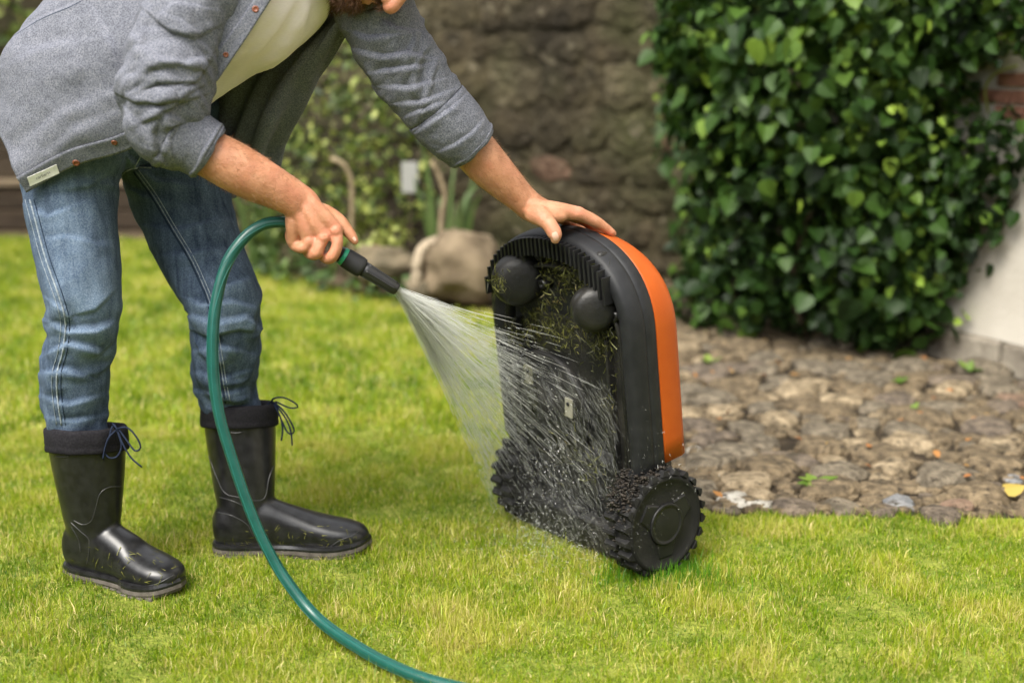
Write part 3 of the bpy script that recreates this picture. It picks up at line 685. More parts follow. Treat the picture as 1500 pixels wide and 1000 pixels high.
def ringloft(P, prof, cap0=True, cap1=True, topdrop=0.0, scaled=False):
    n = len(P); V = []; Fc = []
    for D, d in prof:
        Q = offset(P, d)
        if scaled: Q = np.stack([P[:, 0] * (1 + d / .2), .105 + (P[:, 1] - .105) * (1 + d / .42)], 1)
        for x, l in Q: V.append((x, D, l - (topdrop * (D - prof[0][0]) * max(0, (l - .2) / .3) if topdrop else 0)))
    for a in range(len(prof) - 1):
        for i in range(n): Fc.append((a*n+i, a*n+(i+1) % n, (a+1)*n+(i+1) % n, (a+1)*n+i))
    if cap0: Fc.append(tuple(range(n))[::-1])
    if cap1: Fc.append(tuple((len(prof)-1)*n + i for i in range(n)))
    return mlv(V), Fc
OUT = outline()
# bumper shell: a rim round the underside, a recessed floor, and the side wall
prof = [(0.030, -.030), (0.004, -.026), (0.0, -.020), (0.002, -.006), (0.010, 0.0), (0.030, .003), (0.036, .003), (0.0368, .0015), (0.0376, .003), (0.062, .002), (0.066, -.004), (0.085, -.012)]
obj('chassis', ringloft(OUT, prof, True, True), M_blk2, mower)
OC = outline(low=0.105, hw=0.198, top=0.521, notch=None)
cover = obj('top_cover', ringloft(OC, [(0.064, -.012), (0.064, .002), (0.068, .0035), (0.110, .0005), (0.122, -.005), (0.130, -.016), (0.138, -.04), (0.142, -.07)], True, True, topdrop=0.30, scaled=True), M_orange, mower)
obj('rear_housing', box(ml(0, .085, .03), (.135, .07, .09), MR3, .03), M_blk, mower)
# inner frame ridge and floor panels
IN = outline(low=-0.06, hw=.165, top=.46, arch=.32, notch=None, n=30)
obj('frame_ridge', ringloft(IN, [(0.031, .003), (0.010, .002), (0.008, -.001), (0.010, -.005), (0.031, -.006)], False, False), M_under, mower)
obj('floor_panel', box(ml(0.02, .028, .17), (.125, .006, .19), MR3, .004), M_under, mower)
xs, ls = mpx(795, 600, 0.0)
def disc(c, axis, r0, prof, n=40):
    """turned shape: prof of (along axis, radius)"""
    axis = nrm(np.asarray(axis, float)); a = nrm(np.cross(axis, [0.3, 0.2, 0.93])); b = np.cross(axis, a); V = []; Fc = []
    for h, r in prof:
        for j in range(n):
            t = 6.28318 * j / n; V.append(np.asarray(c) + axis * h + (a * math.cos(t) + b * math.sin(t)) * r * r0)
    for i in range(len(prof) - 1):
        for j in range(n): Fc.append((i*n+j, i*n+(j+1) % n, (i+1)*n+(j+1) % n, (i+1)*n+j))
    Fc.append(tuple(range(n))[::-1]); Fc.append(tuple((len(prof)-1)*n+j for j in range(n)))
    return np.array(V), Fc
cd = obj('cutting_disc', disc(ml(xs, .03, ls), -m_b, 1, [(0, .115), (.018, .115), (.0215, .111), (.0225, .07), (.0255, .067), (.0262, .03), (.030, .028), (.0305, .01)]), M_under, mower)
for px, py, rot in ((834, 597, .1), (775, 548, .05), (742, 655, .5)):
    x, l = mpx(px, py, 0.0); Rz = np.array([[math.cos(rot), 0, math.sin(rot)], [0, 1, 0], [-math.sin(rot), 0, math.cos(rot)]])
    bl = obj('blade', box(ml(x, -.001, l), (.0105, .0012, .019), MR3 @ Rz, .0006), M_metal, cd, smooth=False)
    obj('screw', disc(ml(x, -.001, l + .008), -m_b, 1, [(0, .004), (.003, .004), (.0035, .003)], 10), M_blk, cd)
for X, L0, L1 in ((.128, .02, .34), (-.135, .0, .34), (.07, -.03, .06), (-.06, -.05, .03)):
    obj('stiffening_rib', box(ml(X, .018, (L0 + L1) / 2), (.003, .012, (L1 - L0) / 2), MR3, .001), M_under, mower)
obj('rear_guard', box(ml(0, .012, -.052), (.165, .026, .034), MR3, .010), M_under, mower)
# ribbed nose
for i in range(30):
    X = -.186 + i * .0118; q = min(1, abs(X) / .20); Lt = .355 + .169 * (max(0, 1 - q ** 2.27)) ** .44 - .008; ln = .034 if X < .09 else .05
    if Lt - ln < .34: continue
    obj('nose_rib', box(ml(X, .0, Lt - ln / 2), (.0026, .014, ln / 2), MR3, .0008), M_blk, mower, smooth=False)
# swivelling front wheels: smooth rounded domes on a fork
for px, py, r in ((757, 410, .050), (868, 452, .042)):
    x, l = mpx(px, py, -0.006); c = ml(x, -.004, l)
    ax_ = nrm(m_w * .8 - m_b * .55 + m_u * .1)
    cw = obj('front_caster', disc(c, ax_, 1, [(-.03, r*.70), (-.025, r*.88), (-.012, r*.98), (.0, r), (.012, r*.975), (.021, r*.90), (.027, r*.76), (.0295, r*.55), (.0305, r*.3), (.0308, r*.02)], 36), M_under, mower)
    obj('fork', box(ml(x + .012, .014, l + .03), (.016, .022, .03), MR3, .006), M_under, cw)
for px, py, r in ((795, 372, .012), (800, 415, .010), (905, 462, .011)):
    x, l = mpx(px, py, 0.02); obj('screw_boss', disc(ml(x, .03, l), -m_b, 1, [(0, r), (.022, r*.9), (.023, r*.5), (.018, r*.4)], 14), M_under, mower)
# battery hatch near the nose
x, l = mpx(868, 388, .02); obj('hatch', box(ml(x - .005, .02, l), (.04, .012, .028), MR3, .008), M_under, mower)
# rear wheels
def rear_wheel(sx):
    axis = m_w * sx; c = ml(.150 * sx - MXO + (.008 if sx < 0 else .0), .036 if sx > 0 else .052, 0.0); W = .062; R0 = .094
    wh = obj('rear_wheel', disc(c, axis, 1, [(0, R0*.72), (.003, R0*.95), (.008, R0), (W-.010, R0), (W-.003, R0*.965), (W, R0*.90), (W-.003, R0*.86), (W-.004, R0*.62), (W-.0035, R0*.50)], 56), M_tyre, mower)
    a = m_u; b = np.cross(axis, a); nl = 22
    for i in range(nl):
        t = 6.28318 * (i + .3) / nl; rad = a * math.cos(t) + b * math.sin(t); tan = -a * math.sin(t) + b * math.cos(t); Ms = np.stack([axis, tan, rad], 1)
        V = np.array([[-.017, -.009, 0], [.017, -.009, 0], [.017, .009, 0], [-.017, .009, 0], [-.015, -.005, .009], [.015, -.005, .009], [.015, .001, .0105], [-.015, .001, .0105]])
        f = [(0, 3, 2, 1), (4, 5, 6, 7), (0, 1, 5, 4), (1, 2, 6, 5), (2, 3, 7, 6), (3, 0, 4, 7)]
        for sh_, hv in ((.015, 0), (W-.016, 1)):
            tt = 6.28318 * (i + .3 + .5 * hv) / nl; rad = a * math.cos(tt) + b * math.sin(tt); tan = -a * math.sin(tt) + b * math.cos(tt); Ms = np.stack([axis, tan, rad], 1)
            obj('tread_lug', (V @ Ms.T + c + axis * sh_ + rad * (R0 - .002), f), M_tyre, wh, smooth=False)
    oc = c + axis * (W - .004)
    obj('hub_cap', disc(oc, axis, 1, [(0, .040), (.0045, .040), (.0055, .0385), (.0055, .034), (.0047, .0335), (.0047, .03), (.005, .001)], 36), M_blk, wh)
    for k_ in range(3):
        t = 6.28318 * (k_ / 3) + .95; rad = a * math.cos(t) + b * math.sin(t); tan = -a * math.sin(t) + b * math.cos(t); Ms = np.stack([axis, tan, rad], 1)
        V = np.array([[0, -.026, .034], [0, .026, .034], [0, .017, .066], [0, -.017, .066]]); V = np.vstack([V, V * [1, .85, 1] + np.array([[.0025, 0, 0]]) + np.array([[0, 0, .001]] * 2 + [[0, 0, -.004]] * 2)])
        obj('spoke', (V @ Ms.T + oc, [(3, 2, 1, 0), (4, 5, 6, 7), (0, 1, 5, 4), (1, 2, 6, 5), (2, 3, 7, 6), (3, 0, 4, 7)]), M_blk, wh, smooth=False)
    return wh
rear_wheel(1); rear_wheel(-1)
# wet mud and clods flung over the near wheel
M_mud = mat('wet_mud', (0.010, 0.008, 0.006), .55, .3, 60, (0.035, 0.027, 0.02), bump=(150, .8, .004))
gs = []
for i in range(1700):
    t = random.gauss(-.25, .42); rr = .092 + random.uniform(-.012, .016); xx = random.uniform(.155, .215)
    if random.random() < .35: rr = random.uniform(.055, .095); xx = .214
    c = ml(xx, .03, 0) + (m_u * math.cos(t) + m_b * math.sin(t)) * rr; r = random.uniform(.0008, .0034)
    bv, bf = ball((0, 0, 0), (r * random.uniform(.6, 1.6), r * random.uniform(.6, 1.6), r * random.uniform(.4, 1)), 7, 5); gs.append((bv * RNG.uniform(.55, 1.35, (len(bv), 1)) + c, bf))
obj('mud', geo_join(*gs), M_mud, mower, kind='stuff')
# wet clippings stuck to the underside
M_clip = leafmat('clipping', [(0.018, 0.018, 0.006), (0.05, 0.052, 0.010), (0.10, 0.105, 0.02), (0.24, 0.23, 0.07), (0.08, 0.04, 0.016)], .5, .2)
cl = []
for px, py, rx, ry, n_, D in ((825, 395, 22, 30, 240, .020), (805, 440, 28, 44, 330, .020), (775, 480, 44, 18, 330, .018), (840, 482, 44, 22, 420, .016), (885, 500, 20, 28, 300, .014), (735, 412, 11, 14, 130, -.07), (722, 440, 5, 14, 50, .0),
                              (735, 525, 14, 40, 110, .016), (778, 545, 8, 22, 60, -.002), (870, 680, 16, 16, 110, .015), (830, 655, 50, 60, 160, .012), (745, 490, 20, 12, 100, .012), (860, 420, 30, 16, 170, .01), (900, 560, 10, 60, 60, .012), (848, 388, 24, 18, 120, .006)):
    for _ in range(n_):
        x, l = mpx(random.gauss(px, rx * .6), random.gauss(py, ry * .6), D)
        if abs(x) > .178 or random.random() < .25: continue
        d = nrm(RNG.normal(0, 1, 3) * np.array([1, .35, 1])); L_ = random.uniform(.006, .024); wv = nrm(np.cross(d, RNG.normal(0, 1, 3))) * random.uniform(.0004, .0009)
        p0 = np.array([x, D - random.random() * .014, l]); md_ = p0 + d * L_ * .5 + RNG.normal(0, .0015, 3)
        cl.append(np.array([p0 - wv, p0 + wv, md_ + wv, md_ - wv, p0 + d * L_]))
V = mlv(np.concatenate(cl)); k = np.arange(len(cl))[:, None] * 5
Fc = np.concatenate([k + np.array([[0, 1, 2]]), k + np.array([[0, 2, 3]]), k + np.array([[3, 2, 4]])])
o = obj('grass_clippings', (V, Fc), M_clip, mower, smooth=False, kind='stuff'); set_attr(o, 'tint', np.repeat(np.clip(np.abs(RNG.normal(.28, .27, len(cl))), 0, 1), 5))
# taller fresh grass round the wheel foot
n_ = 900; a = RNG.random(n_) * 6.283; gw = ml(.19, .03, 0); 
tx = gw[0] + RNG.normal(.02, .055, n_); ty = gw[1] + RNG.normal(-.02, .035, n_); hgt = RNG.uniform(.02, .05, n_)
blade_obj('tall_grass', tx, ty, hgt, RNG.uniform(.0012, .002, n_), np.clip(RNG.normal(.12, .1, n_), 0, 1), leafmat('fresh_grass', [(0.07, 0.20, 0.012), (0.14, 0.34, 0.02), (0.25, 0.42, 0.04)], .42, .4), lean=.35)
tag(bpy.data.objects['tall_grass'], 'tuft of taller fresh green grass around the near mower wheel', 'grass')
# ================================================================== PERSON
_at0 = at
def at(px, py, Y):                       # near side drawn in a little: the trunk is about 0.4 m deep
    return _at0(px, py, Y if Y > 2.40 else 2.40 + (Y - 2.40) * 0.7)
M_skin_cols = ((0.38, 0.165, 0.085), (0.51, 0.25, 0.142))
def _skin(n, b, src, cur):
    red = attr_fac(n, 'red'); c = mixcol(n, cur, (0.58, 0.20, 0.13), red)
    fr = noise_fac(n, src, 260, .62, .74, 2); c = mixcol(n, c, (0.40, 0.17, 0.085), fr)
    n.links.new(c, b.inputs['Base Color'])
    vo = n.nodes.new('ShaderNodeTexVoronoi'); vo.feature = 'DISTANCE_TO_EDGE'; vo.inputs['Scale'].default_value = 330; n.links.new(src, vo.inputs['Vector'])
    t = n.nodes.new('ShaderNodeTexNoise'); t.inputs['Scale'].default_value = 75; t.inputs['Detail'].default_value = 4; n.links.new(src, t.inputs['Vector'])
    ad = n.nodes.new('ShaderNodeMath'); ad.operation = 'MULTIPLY_ADD'; n.links.new(t.outputs['Fac'], ad.inputs[0]); ad.inputs[1].default_value = 2.2; n.links.new(vo.outputs['Distance'], ad.inputs[2])
    bp = n.nodes.new('ShaderNodeBump'); bp.inputs['Strength'].default_value = .55; bp.inputs['Distance'].default_value = .0016; n.links.new(ad.outputs[0], bp.inputs['Height']); n.links.new(bp.outputs[0], b.inputs['Normal'])
M_skin = mat('skin', M_skin_cols[0], .45, .45, 38, M_skin_cols[1], sss=.15, extra=_skin)
def _heather(n, b, src, cur):
    f1 = noise_fac(n, src, 430, .34, .68, 2); f2 = noise_fac(n, src, 520, .4, .64, 2); big = noise_fac(n, src, 60, .35, .7, 3)
    c = mixcol(n, (0.05, 0.055, 0.075), (0.20, 0.207, 0.24), f1); c = mixcol(n, c, (0.155, 0.16, 0.19), .38); c2 = mixcol(n, c, (0.34, 0.34, 0.36), f2)
    c = mixcol(n, c, c2, .35); c = mixcol(n, c, (0.11, 0.115, 0.14), big); 
    c = mixcol(n, c, mixcol(n, (0.05, .055, .073), (0.215, .222, .255), f1), .6)
    n.links.new(c, b.inputs['Base Color'])
    t = n.nodes.new('ShaderNodeTexNoise'); t.inputs['Scale'].default_value = 480; n.links.new(src, t.inputs['Vector'])
    bp = n.nodes.new('ShaderNodeBump'); bp.inputs['Strength'].default_value = .15; bp.inputs['Distance'].default_value = .0006; n.links.new(t.outputs['Fac'], bp.inputs['Height']); n.links.new(bp.outputs[0], b.inputs['Normal'])
M_shirt = mat('grey_chambray', (0.18, 0.185, 0.21), .92, .15, extra=_heather); M_shirt.node_tree.nodes['Principled BSDF'].inputs['Sheen Weight'].default_value = .0
M_tee = mat('offwhite_jersey', (0.84, 0.745, 0.78), .95, .15, 160, (0.88, 0.79, 0.82), bump=(500, .3, .0006), stretch=(1, 1, 3))
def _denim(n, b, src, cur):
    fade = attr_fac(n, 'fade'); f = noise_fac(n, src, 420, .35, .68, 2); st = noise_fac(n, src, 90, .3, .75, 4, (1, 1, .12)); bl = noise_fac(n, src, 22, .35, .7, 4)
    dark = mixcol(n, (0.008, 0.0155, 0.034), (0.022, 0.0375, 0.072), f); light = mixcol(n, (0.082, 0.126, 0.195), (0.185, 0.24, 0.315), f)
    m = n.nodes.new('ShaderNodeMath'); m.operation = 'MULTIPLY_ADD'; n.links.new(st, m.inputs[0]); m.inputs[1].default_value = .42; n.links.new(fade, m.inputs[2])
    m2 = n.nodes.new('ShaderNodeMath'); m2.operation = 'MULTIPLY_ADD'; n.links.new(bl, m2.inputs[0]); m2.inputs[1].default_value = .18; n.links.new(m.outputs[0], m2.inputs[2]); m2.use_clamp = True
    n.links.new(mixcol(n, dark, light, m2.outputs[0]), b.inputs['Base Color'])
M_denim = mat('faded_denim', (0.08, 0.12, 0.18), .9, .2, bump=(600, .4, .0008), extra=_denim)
M_stitch = mat('seam_thread', (0.30, 0.335, 0.36), .9, .2, 200, (0.16, 0.20, 0.25))
M_stitch_dark = mat('seam_dark', (0.02, 0.032, 0.055), .95, .1)
M_boot = mat('black_rubber', (0.007, 0.007, 0.0075), .28, .45, 60, (0.016, 0.016, 0.017), bump=(900, .2, .0004))
M_bootrim = mat('boot_seam', (0.03, 0.03, 0.031), .3, .5)
M_cuff = mat('nylon_cuff', (0.008, 0.0075, 0.010), .85, .15, 300, (0.018, 0.017, 0.02), bump=(180, .4, .001))
M_sole = mat('grey_sole', (0.07, 0.06, 0.05), .85, .3, 60, (0.12, 0.105, 0.09))
M_lace = mat('navy_lace', (0.006, 0.010, 0.024), .8, .2, 600, (0.016, 0.024, 0.05), bump=(900, .6, .001))
M_button = mat('brown_button', (0.18, 0.055, 0.025), .4, .5)
M_tag = mat('label_cloth', (0.72, 0.71, 0.67), .85, .2, 200, (0.62, .61, .58))
M_ink = mat('label_ink', (0.10, 0.10, 0.11), .9, .1)
M_nail = mat('nail', (0.62, 0.36, 0.27), .3, .5, 80, (0.66, .42, .33))
M_beard = mat('beard_hair', (0.07, 0.032, 0.016), .6, .4, 200, (0.14, 0.065, 0.03))
person = empty('person', gnd(270, 830)); tag(person, 'person bending over in grey shirt, jeans and black rubber boots, hosing the mower', 'person')

def folds(t, th, f_t, f_th, seed, slant=0.0):
    """soft ridges running mostly round the limb"""
    P = np.stack([np.cos(th) * f_th + seed, np.sin(th) * f_th + seed * 1.7, t * f_t + slant * np.sin(th + seed)], 1)
    return 1 - np.abs(vnoise(P)) * 2 + 0.5 * vnoise(P * 2.1 + 4)
def bell(t, c, w_): return np.exp(-((t - c) / w_) ** 2)

# ---------------------------------------------------------------- jeans
near_leg = [(118, 150, 2.40, 82, 1.0), (108, 215, 2.385, 78, 1.0), (103, 275, 2.37, 69, 1.0), (110, 350, 2.345, 62, 1.0), (120, 425, 2.325, 57, 1.05), (121, 480, 2.335, 50.5, 1.05), (111, 535, 2.355, 49, 1.05), (111, 590, 2.365, 46, 1.05), (120, 660, 2.372, 36, 1.0)]
far_leg = [(235, 150, 2.56, 80, 1.0), (250, 225, 2.56, 80, .95), (272, 310, 2.545, 70, .95), (302, 388, 2.515, 61, 1.0), (329, 440, 2.485, 55, 1.05), (332, 490, 2.49, 49.5, 1.05), (330, 540, 2.515, 48, 1.05), (338, 582, 2.54, 43, 1.0), (349, 640, 2.55, 35, 1.0)]
def leg_disp(seed, knee, ankle):
    def f(t, th, P, N):
        k = bell(t, knee, .10) * .0045 + bell(t, ankle, .14) * .0055 + bell(t, .12, .12) * .004 + .0012
        return k * folds(t, th, 17, .9, seed, .55) - k * .35 + .0008 * vnoise(P * 60)
    return f
g1 = tube(pxc(near_leg), 170, 84, disp=leg_disp(2.0, .62, .88)); g2 = tube(pxc(far_leg), 170, 84, disp=leg_disp(5.3, .62, .86))
pelvis = tube(np.array([[*at(160, 110, 2.47), .135, .105], [*at(165, 165, 2.47), .150, .118], [*at(176, 215, 2.47), .135, .10], [*at(186, 242, 2.475), .07, .06]]), 40, 60, ref=np.array([.64, -.75, 0]))
JV, JF, JN = fuse([g1, g2, pelvis], .0030, 3)
knee_strokes = [([(72, 470), (100, 482), (140, 480), (172, 468)], .007, 9), ([(62, 520), (100, 500), (150, 512), (172, 495)], .006, 8), ([(60, 545), (95, 540), (130, 552)], .005, 8), ([(165, 430), (140, 455), (110, 462)], .004, 8),
    ([(64, 580), (100, 590), (150, 578)], .004, 8), ([(70, 610), (110, 615), (155, 606)], .003, 7), ([(40, 300), (70, 315), (110, 300)], .003, 9), ([(165, 250), (130, 275), (90, 280)], .003, 10), ([(75, 440), (95, 452), (110, 470)], .004, 7),
    ([(280, 438), (300, 445), (340, 440), (382, 452)], .006, 8), ([(282, 462), (320, 470), (360, 462), (384, 480)], .006, 8), ([(384, 488), (350, 482), (310, 492), (284, 484)], .0055, 8), ([(300, 408), (335, 416), (372, 405)], .004, 8), ([(280, 515), (320, 505), (360, 515)], .004, 8),
    ([(285, 545), (330, 552), (372, 540)], .003, 8), ([(220, 330), (262, 335), (320, 318), (350, 322)], .003, 9), ([(250, 372), (300, 366), (352, 362)], .003, 9), ([(195, 235), (230, 262), (290, 270)], .004, 9), ([(186, 225), (205, 245), (235, 245)], .005, 8), ([(180, 268), (215, 285), (270, 300)], .003, 9),
    ([(60, 350), (100, 345), (160, 360)], .002, 9), ([(280, 570), (320, 577), (370, 566)], .003, 7)]
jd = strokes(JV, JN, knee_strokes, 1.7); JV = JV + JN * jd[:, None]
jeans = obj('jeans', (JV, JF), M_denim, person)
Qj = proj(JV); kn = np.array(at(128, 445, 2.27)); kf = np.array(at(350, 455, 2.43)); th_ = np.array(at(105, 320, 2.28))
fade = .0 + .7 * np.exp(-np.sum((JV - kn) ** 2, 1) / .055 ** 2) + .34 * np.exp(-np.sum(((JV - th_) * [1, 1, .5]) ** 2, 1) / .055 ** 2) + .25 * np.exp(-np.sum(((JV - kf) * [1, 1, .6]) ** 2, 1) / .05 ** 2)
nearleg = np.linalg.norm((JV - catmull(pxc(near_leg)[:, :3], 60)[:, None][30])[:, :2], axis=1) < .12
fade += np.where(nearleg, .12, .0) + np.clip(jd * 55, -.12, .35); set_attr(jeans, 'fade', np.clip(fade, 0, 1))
jb = bvh_of((JV, JF))
def seam(parent, bvh, px, r, m, off=.0005, n=40, name='seam'):
    P, N_ = drape(bvh, px, off, n)
    if len(P) > 4: return obj(name, wire(P, r, 6, nseg=len(P) * 2), m, parent)
os_ = [(44, 292), (54, 330), (66, 375), (80, 415), (90, 445), (96, 475), (92, 515), (84, 545), (84, 580), (90, 622)]
seam(jeans, jb, os_, .0016, M_stitch); seam(jeans, jb, [(x - 7, y) for x, y in os_], .0007, M_stitch); seam(jeans, jb, [(x + 6, y) for x, y in os_], .0008, M_stitch_dark)
is_ = [(196, 252), (222, 288), (250, 335), (276, 378), (292, 412), (305, 445), (311, 480), (318, 520), (324, 560), (330, 590)]
seam(jeans, jb, is_, .0018, M_stitch_dark); seam(jeans, jb, [(x + 7, y - 3) for x, y in is_], .0008, M_stitch); seam(jeans, jb, [(x + 3, y - 1) for x, y in is_], .0007, M_stitch)
seam(jeans, jb, [(175, 262), (186, 250), (200, 246), (222, 246)], .0015, M_stitch); seam(jeans, jb, [(210, 215), (204, 232), (196, 246)], .0012, M_stitch)

# ---------------------------------------------------------------- boots
def boot(heel, toe, top, seed, cuff_w=.071):
    h = np.array(heel) - [0, 0, .006]; t = np.array(toe) - [0, 0, .006]; top = (top[0], top[1], top[2] + .006); f = nrm(t - h); L = float(np.linalg.norm(t - h)); s = np.array([-f[1], f[0], 0]); up = np.array([0, 0, 1.0])
    def q(x, y, z): return h + f * x + s * y + up * z
    tp = np.array(top) - h; tx, ty = tp @ f, tp @ s; tz = top[2]
    foot = tube(np.array([[*q(-.002, 0, .055), .018, .025], [*q(.012, 0, .056), .031, .043], [*q(.04, 0, .060), .0365, .052], [*q(.085, 0, .062), .0365, .055], [*q(.13, .002, .055), .038, .046], [*q(L*.62, .004, .046), .044, .036], [*q(L*.76, .004, .040), .0465, .031],
                          [*q(L*.88, .002, .037), .042, .027], [*q(L*.96, 0, .034), .030, .021], [*q(L-.001, 0, .031), .012, .012]]), 60, 48, ref=up, power=2.3)
    shaft = tube(np.array([[*q(.062, 0, .035), .034, .045], [*q(.060, 0, .08), .036, .050], [*q(.060 + (tx-.060)*.12, ty*.15, .115), .043, .057], [*q(.060 + (tx-.060)*.45, ty*.5, .17), .055, .062], [*q(.060 + (tx-.060)*.8, ty*.85, .225), .064, .067], [*q(tx, ty, tz - .022), .0675, .069]]), 60, 56, ref=f,
                 disp=lambda tt, th, P, N: .0014 * bell(tt, .22, .15) * folds(tt, th, 6, 1.0, seed))
    V, Fc, N = fuse([foot, shaft], .0034, 10)
    b = obj('boot', (V, Fc), M_boot, person); bb = bvh_of((V, Fc))
    # sole: outline round the foot with a welt and lugs
    prof = [(-.005, .0), (-.002, .016), (.010, .030), (.03, .0365), (.06, .038), (.11, .035), (.15, .037), (L*.66, .0465), (L*.78, .0475), (L*.9, .041), (L*.97, .027), (L + .005, .0)]
    P2 = catmull(np.array([(a, w_, 0) for a, w_ in prof]), 40)[:, :2]; ring = np.vstack([P2, [(a, -w_) for a, w_ in P2[-2:0:-1]]]); n = len(ring)
    def band(z0, z1, g0, g1, lift):
        V = []
        cc = np.array([L * .5, 0])
        for z, g in ((z0, g0 - .004), (z0, g0), ((z0+z1)/2, max(g0, g1) + .0008), (z1, g1), (z1, g1 - .006)):
            for a, w_ in ring:
                d = np.array([a, w_]) - cc; d = d / (np.linalg.norm(d) + 1e-9); z_ = z + lift * max(0, (a - L*.72) / (L*.28)) ** 2
                V.append(q(a + d[0] * g, w_ + d[1] * g, z_))
        Fc = [(i*n+j, i*n+(j+1) % n, (i+1)*n+(j+1) % n, (i+1)*n+j) for i in range(4) for j in range(n)] + [tuple(range(n))[::-1], tuple(4*n+j for j in range(n))]
        return np.array(V), Fc
    so = obj('sole', band(.006, .019, -.001, .0015, .010), M_sole, b, smooth=False)
    obj('welt', band(.0185, .029, .001, -.001, .010), M_boot, b, smooth=False)
    for a in np.linspace(.01, L - .03, 13):
        i = int(np.argmin(np.abs(P2[:, 0] - a))); w_ = P2[i, 1] + .002
        if .085 < a < .115: continue
        for sg in (1, -1): obj('tread_lug', box(q(a, sg * (w_ - .008), .004 + .008 * max(0, (a - L*.72) / (L*.28)) ** 2), (.007, .009, .0045), np.stack([f, s, up], 1), .0015), M_sole, so, smooth=False)
    # gathered nylon cuff
    th = np.linspace(0, 2 * math.pi, 84, endpoint=False); CV = []
    for dz, rr in ((-.044, .0700), (-.0435, .0725), (-.041, .0735), (-.034, .0732), (-.031, .0724), (-.028, .0732), (-.018, .0730), (-.008, .0724), (-.002, .0705), (.0005, .0670), (-.001, .0625), (-.006, .057), (-.014, .052)):
        gat = .0010 * np.sin(th * 11 + seed + 2 * np.sin(th * 2)) * bell(dz, -.004, .012) + .0011 * vnoise(np.stack([np.cos(th) * 3 + seed, np.sin(th) * 3, th * 0 + dz * 60], 1))
        o_ = f[None] * (np.cos(th) * (rr + .0015 + gat))[:, None] + s[None] * (np.sin(th) * (rr + gat))[:, None]
        CV.append(q(tx, ty, tz + .004 + dz) + o_ + up[None] * (-.15 * o_[:, 1:2] + .0012 * vnoise(np.stack([np.cos(th) * 2, np.sin(th) * 2 + seed, th * 0], 1))[:, None]))
    nr_ = len(CV); cu = (np.concatenate(CV), [(i*84+j, i*84+(j+1) % 84, (i+1)*84+(j+1) % 84, (i+1)*84+j) for i in range(nr_ - 1) for j in range(84)])
    co = obj('cuff', cu, M_cuff, b); co.modifiers.new('thick', 'SOLIDIFY').thickness = .0015
    return b, bb, q, (tx, ty, tz, f, s, co)
hb = gnd(106, 834); tb = gnd(262, 872); b1, bb1, q1, i1 = boot((hb.x, hb.y, 0), (tb.x, tb.y, 0), tuple(at(126, 627, 2.372)), 1.2)
hb = gnd(317, 806); tb = gnd(540, 806); b2, bb2, q2, i2 = boot((hb.x, hb.y, 0), (tb.x, tb.y, 0), tuple(at(350, 593, 2.548)), 4.1)
for b, bb, lines in ((b1, bb1, ([(178, 712), (158, 714), (146, 724), (140, 745), (134, 762), (122, 768), (108, 762)], [(104, 765), (118, 778), (130, 790), (130, 810), (128, 825)], [(105, 772), (115, 790), (118, 808)], [(255, 842), (225, 856), (190, 858), (165, 852)])),
                     (b2, bb2, ([(306, 668), (318, 700), (330, 722), (350, 728), (372, 733), (388, 728), (394, 700), (402, 680), (410, 674)], [(318, 750), (340, 755), (362, 768), (372, 785)], [(322, 728), (345, 735), (370, 748)], [(484, 800), (500, 790), (515, 785), (525, 778)]))):
    for ln in lines: seam(b, bb, ln, .0010, M_bootrim, .0002, 30, 'seam_line')
for b, bb, xs_, ys_ in ((b1, bb1, (78, 104), (656, 662, 668)), (b2, bb2, (334, 356), (621, 627, 633))):
    for i, y in enumerate(ys_): seam(b, bb, [(xs_[0] + 2*i, y), ((xs_[0] + xs_[1]) / 2, y + 1), (xs_[1] - i, y)], .0015, M_bootrim, .0, 10, 'grip_rib')
# grass bits stuck to the wet rubber
for b, bb, x0, x1, y0, y1 in ((b1, bb1, 100, 265, 800, 866), (b2, bb2, 318, 530, 770, 800)):
    cv = []
    for _ in range(85):
        l, n_ = hit(bb, random.uniform(x0, x1), y1 - (y1 - y0) * random.random() ** 1.7)
        if l is None: continue
        d_ = nrm(np.cross(np.array(n_), RNG.normal(0, 1, 3))); w_ = np.cross(np.array(n_), d_) * random.uniform(.0005, .0010); L_ = random.uniform(.006, .018); p_ = np.array(l + n_ * .0012)
        cv.append(np.array([p_ - w_, p_ + w_, p_ + d_ * L_]))
    if cv:
        o = obj('grass_clippings', (np.concatenate(cv), np.arange(len(cv) * 3).reshape(-1, 3)), M_clip, b, smooth=False, kind='stuff'); set_attr(o, 'tint', np.repeat(RNG.uniform(.2, .75, len(cv)), 3))
def lace(b, pts): obj('lace', wire([at(*p) for p in pts], .0017, 6), M_lace, b)
Yl = 2.305
lace(b1, [(172, 632, 2.318), (165, 624, Yl), (160, 640, Yl-.01), (153, 660, Yl-.01), (160, 670, Yl-.012), (172, 668, Yl-.012), (178, 652, Yl-.008), (172, 632, Yl), (168, 622, Yl)])
lace(b1, [(170, 628, Yl), (186, 626, Yl-.01), (200, 640, Yl-.015), (206, 655, Yl-.016), (198, 660, Yl-.015), (188, 648, Yl-.01), (174, 628, Yl)])
lace(b1, [(172, 630, Yl), (180, 650, Yl-.012), (192, 670, Yl-.015), (208, 684, Yl-.018)]); lace(b1, [(170, 630, Yl), (160, 640, Yl-.014), (154, 655, Yl-.016), (151, 672, Yl-.016)])
lace(b1, [(176, 640, 2.31), (170, 626, Yl-.004), (165, 620, 2.318)])
Yl = 2.535
lace(b2, [(398, 592, Yl), (400, 584, Yl-.01), (415, 582, Yl-.02), (432, 590, Yl-.022), (436, 596, Yl-.022), (424, 597, Yl-.02), (404, 588, Yl)])
